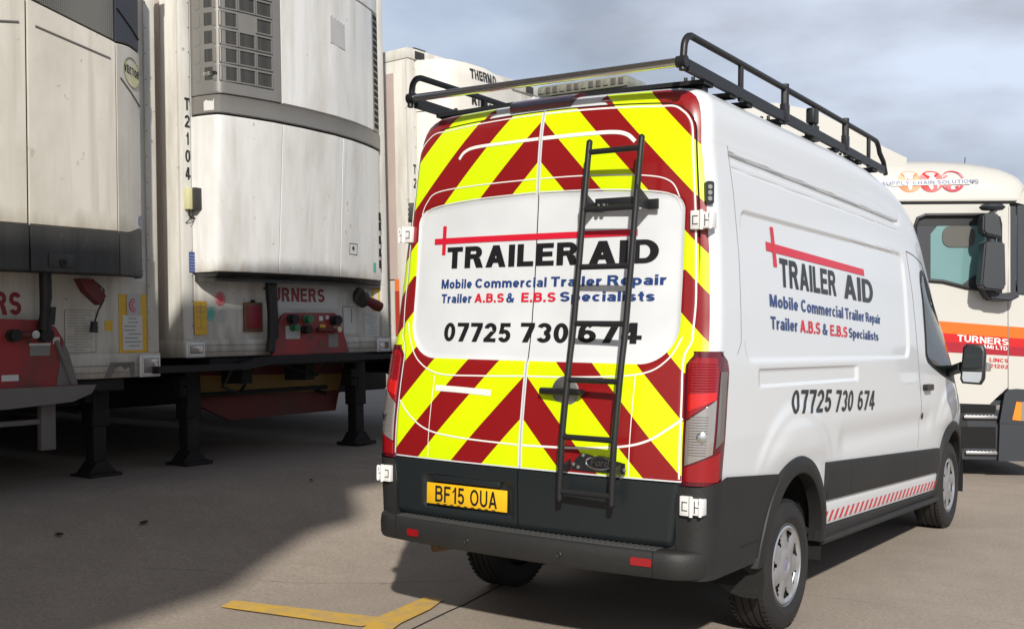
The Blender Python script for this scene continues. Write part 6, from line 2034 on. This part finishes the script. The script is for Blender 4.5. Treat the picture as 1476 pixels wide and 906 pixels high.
# roof emblem: three overlapping globes
def fy(q):      # side face of the fairing at height q (near station -.9)
    h = .51; lo = 3.055
    return interp(q, [(lo, 0), (lo+h*.35, .012), (lo+h*.62, .05), (lo+h*.82, .12)])-.006
for cx, mt_, k in ((-1.155, 'logo_orange', 0), (-.92, 'truck_red', 1), (-.69, 'logo_crimson', 2)):
    mb = MB()
    n = 40
    oc = circle(cx, 3.285, .132, .122, n)
    n3 = [(p, fy(q)-.001*k, q) for p, q in oc]
    if k < 2:
        mb.add(n3+[(cx, fy(3.285)-.001*k-.001, 3.285)], [(i, (i+1) % n, n) for i in range(n)])
    else:
        inn = [(cx+.112*math.cos(2*math.pi*i/n)-.008, 3.292+.102*math.sin(2*math.pi*i/n)) for i in range(n)]
        mb.add(n3+[(p, fy(q)-.001*k, q) for p, q in inn], [(i, (i+1) % n, n+(i+1) % n, n+i) for i in range(n)])
    eo = mb.build('globe_emblem', mt_, trk, I4, smooth=0, recalc=False)
    # pale land shapes on the globe
    lands = {0: [[(-.05,.07),(.0,.075),(.045,.06),(.03,.03),(.0,.02),(-.02,.035),(-.045,.03)], [(-.01,-.03),(.03,-.04),(.015,-.09),(-.01,-.10),(-.02,-.06)]],
             1: [[(-.02,.09),(.03,.09),(.035,.05),(.055,.03),(.02,.01),(-.03,.02),(-.01,.05)], [(-.03,-.03),(.01,-.03),(.02,-.07),(.0,-.10),(-.03,-.06)], [(.06,-.06),(.09,-.02),(.085,-.05),(.07,-.09)]],
             2: [[(-.09,.03),(-.05,.06),(-.06,.075),(-.095,.05)], [(-.10,-.02),(-.02,-.03),(-.02,-.09),(-.06,-.09)], [(.02,-.06),(.07,-.05),(.05,-.09)]]}[k]
    for lp in lands:
        mb = MB()
        q3 = [(cx+a, fy(3.285+b)-.004, 3.285+b) for a, b in lp]
        mb.add(q3, [tuple(range(len(q3)))])
        mb.build('land_shape', 'vinyl_line' if k < 2 else 'logo_crimson', eo, I4, smooth=0, recalc=False)
mb = MB(); mb.add([(-1.36, fy(3.23)-.0068, 3.232), (-.50, fy(3.24)-.0068, 3.248), (-.50, fy(3.31)-.0068, 3.312), (-1.36, fy(3.30)-.0068, 3.296)], [(0, 1, 2, 3)])
mb.build('lettering_band', 'truck_cream', trk, I4, smooth=0)
text_part('lettering', 'SUPPLY CHAIN SOLUTIONS', lambda p, q: (p, fy(q)-.0105, q), 0, 1, 0, 1, 'blue_text', trk, I4, bold=.012, nx=10, gap=.14, corner=[(-1.46, 3.240), (-.41, 3.262), (-.41, 3.304), (-1.46, 3.284)])
# mirror
mb = MB()
mb.lathe([(0, .035), (.11, .03), (.14, 0), (.11, -.03), (0, -.035)], lambda a, b, h: (-.345+a, -.22+b*.7, 2.965+h), 22)
mm = mb.build('mirror', 'truck_dark', trk, I4)
def blk(name, poly, y0, y1, root, mat='truck_dark'):
    bm = bmesh.new()
    n = len(poly)
    a = [bm.verts.new((p, y0, q)) for p, q in poly]; b = [bm.verts.new((p, y1, q)) for p, q in poly]
    bm.faces.new(a); bm.faces.new(list(reversed(b)))
    for i in range(n): bm.faces.new((a[i], b[i], b[(i+1) % n], a[(i+1) % n]))
    bmesh.ops.recalc_face_normals(bm, faces=bm.faces)
    bmesh.ops.bevel(bm, geom=list(bm.edges), offset=.018, segments=2, affect='EDGES')
    mb = MB(); mb.from_bm(bm); return mb.build(name, mat, root, I4)
blk('upper_head', [(-.475, 2.88), (-.48, 2.70), (-.45, 2.66), (-.29, 2.62), (-.28, 2.68), (-.31, 2.86), (-.34, 2.90)], -.34, -.14, mm)
blk('lower_head', [(-.46, 2.58), (-.25, 2.58), (-.24, 2.10), (-.28, 2.05), (-.46, 2.07), (-.50, 2.12)], -.34, -.14, mm)
blk('mirror_arm', [(-.44, 2.10), (-.25, 2.03), (-.06, 2.05), (-.04, 2.0), (-.15, 1.94), (-.36, 1.96)], -.22, .02, mm)
mb = MB(); mb.tube([(-.36, -.24, 2.55), (-.36, -.24, 2.68)], .05, 10); mb.tube([(-.34, -.2, 2.95), (-.20, .02, 3.0)], .03, 8); mb.build('mirror_stem', 'truck_dark', mm, I4)

# ------------------------------------------------------------------ litter on the ground
def litter(x, y, r, label):
    random.seed(int(abs(x*1000)))
    bm = bmesh.new()
    n = 9
    vs = [bm.verts.new((r*random.uniform(.6, 1.3)*math.cos(2*math.pi*k/n)*1.8, r*random.uniform(.5, 1.1)*math.sin(2*math.pi*k/n), random.uniform(.002, .012))) for k in range(n)]
    c = bm.verts.new((0, 0, .018))
    for k in range(n): bm.faces.new((vs[k], vs[(k+1) % n], c))
    mb = MB(); mb.from_bm(bm)
    o = mb.build('litter', 'chassis', None, Matrix.Translation((x, y, gz(x)+.006)) @ Matrix.Rotation(random.random()*3, 4, 'Z'), smooth=0)
    o['label'] = label; o['category'] = 'litter'
for x, y, r, lab in ((-3.34, -.35, .020, 'small dark scrap of litter on the shaded ground near the left edge'), (-3.30, .28, .028, 'crumpled dark litter on the shaded ground below the trailers'), (-3.58, 2.18, .022, 'tiny dark litter scrap on the ground beside the van bumper')): litter(x, y, r, lab)

# keep to thing > part > sub-part: anything deeper moves up beside its parent
def depth(o):
    d = 0
    while o.parent: o = o.parent; d += 1
    return d
for _ in range(3):
    for o in list(scene.objects):
        if depth(o) > 2:
            par = o.parent
            m = par.matrix_local @ o.matrix_local
            o.parent = par.parent
            o.matrix_parent_inverse = Matrix.Identity(4)
            o.matrix_local = m
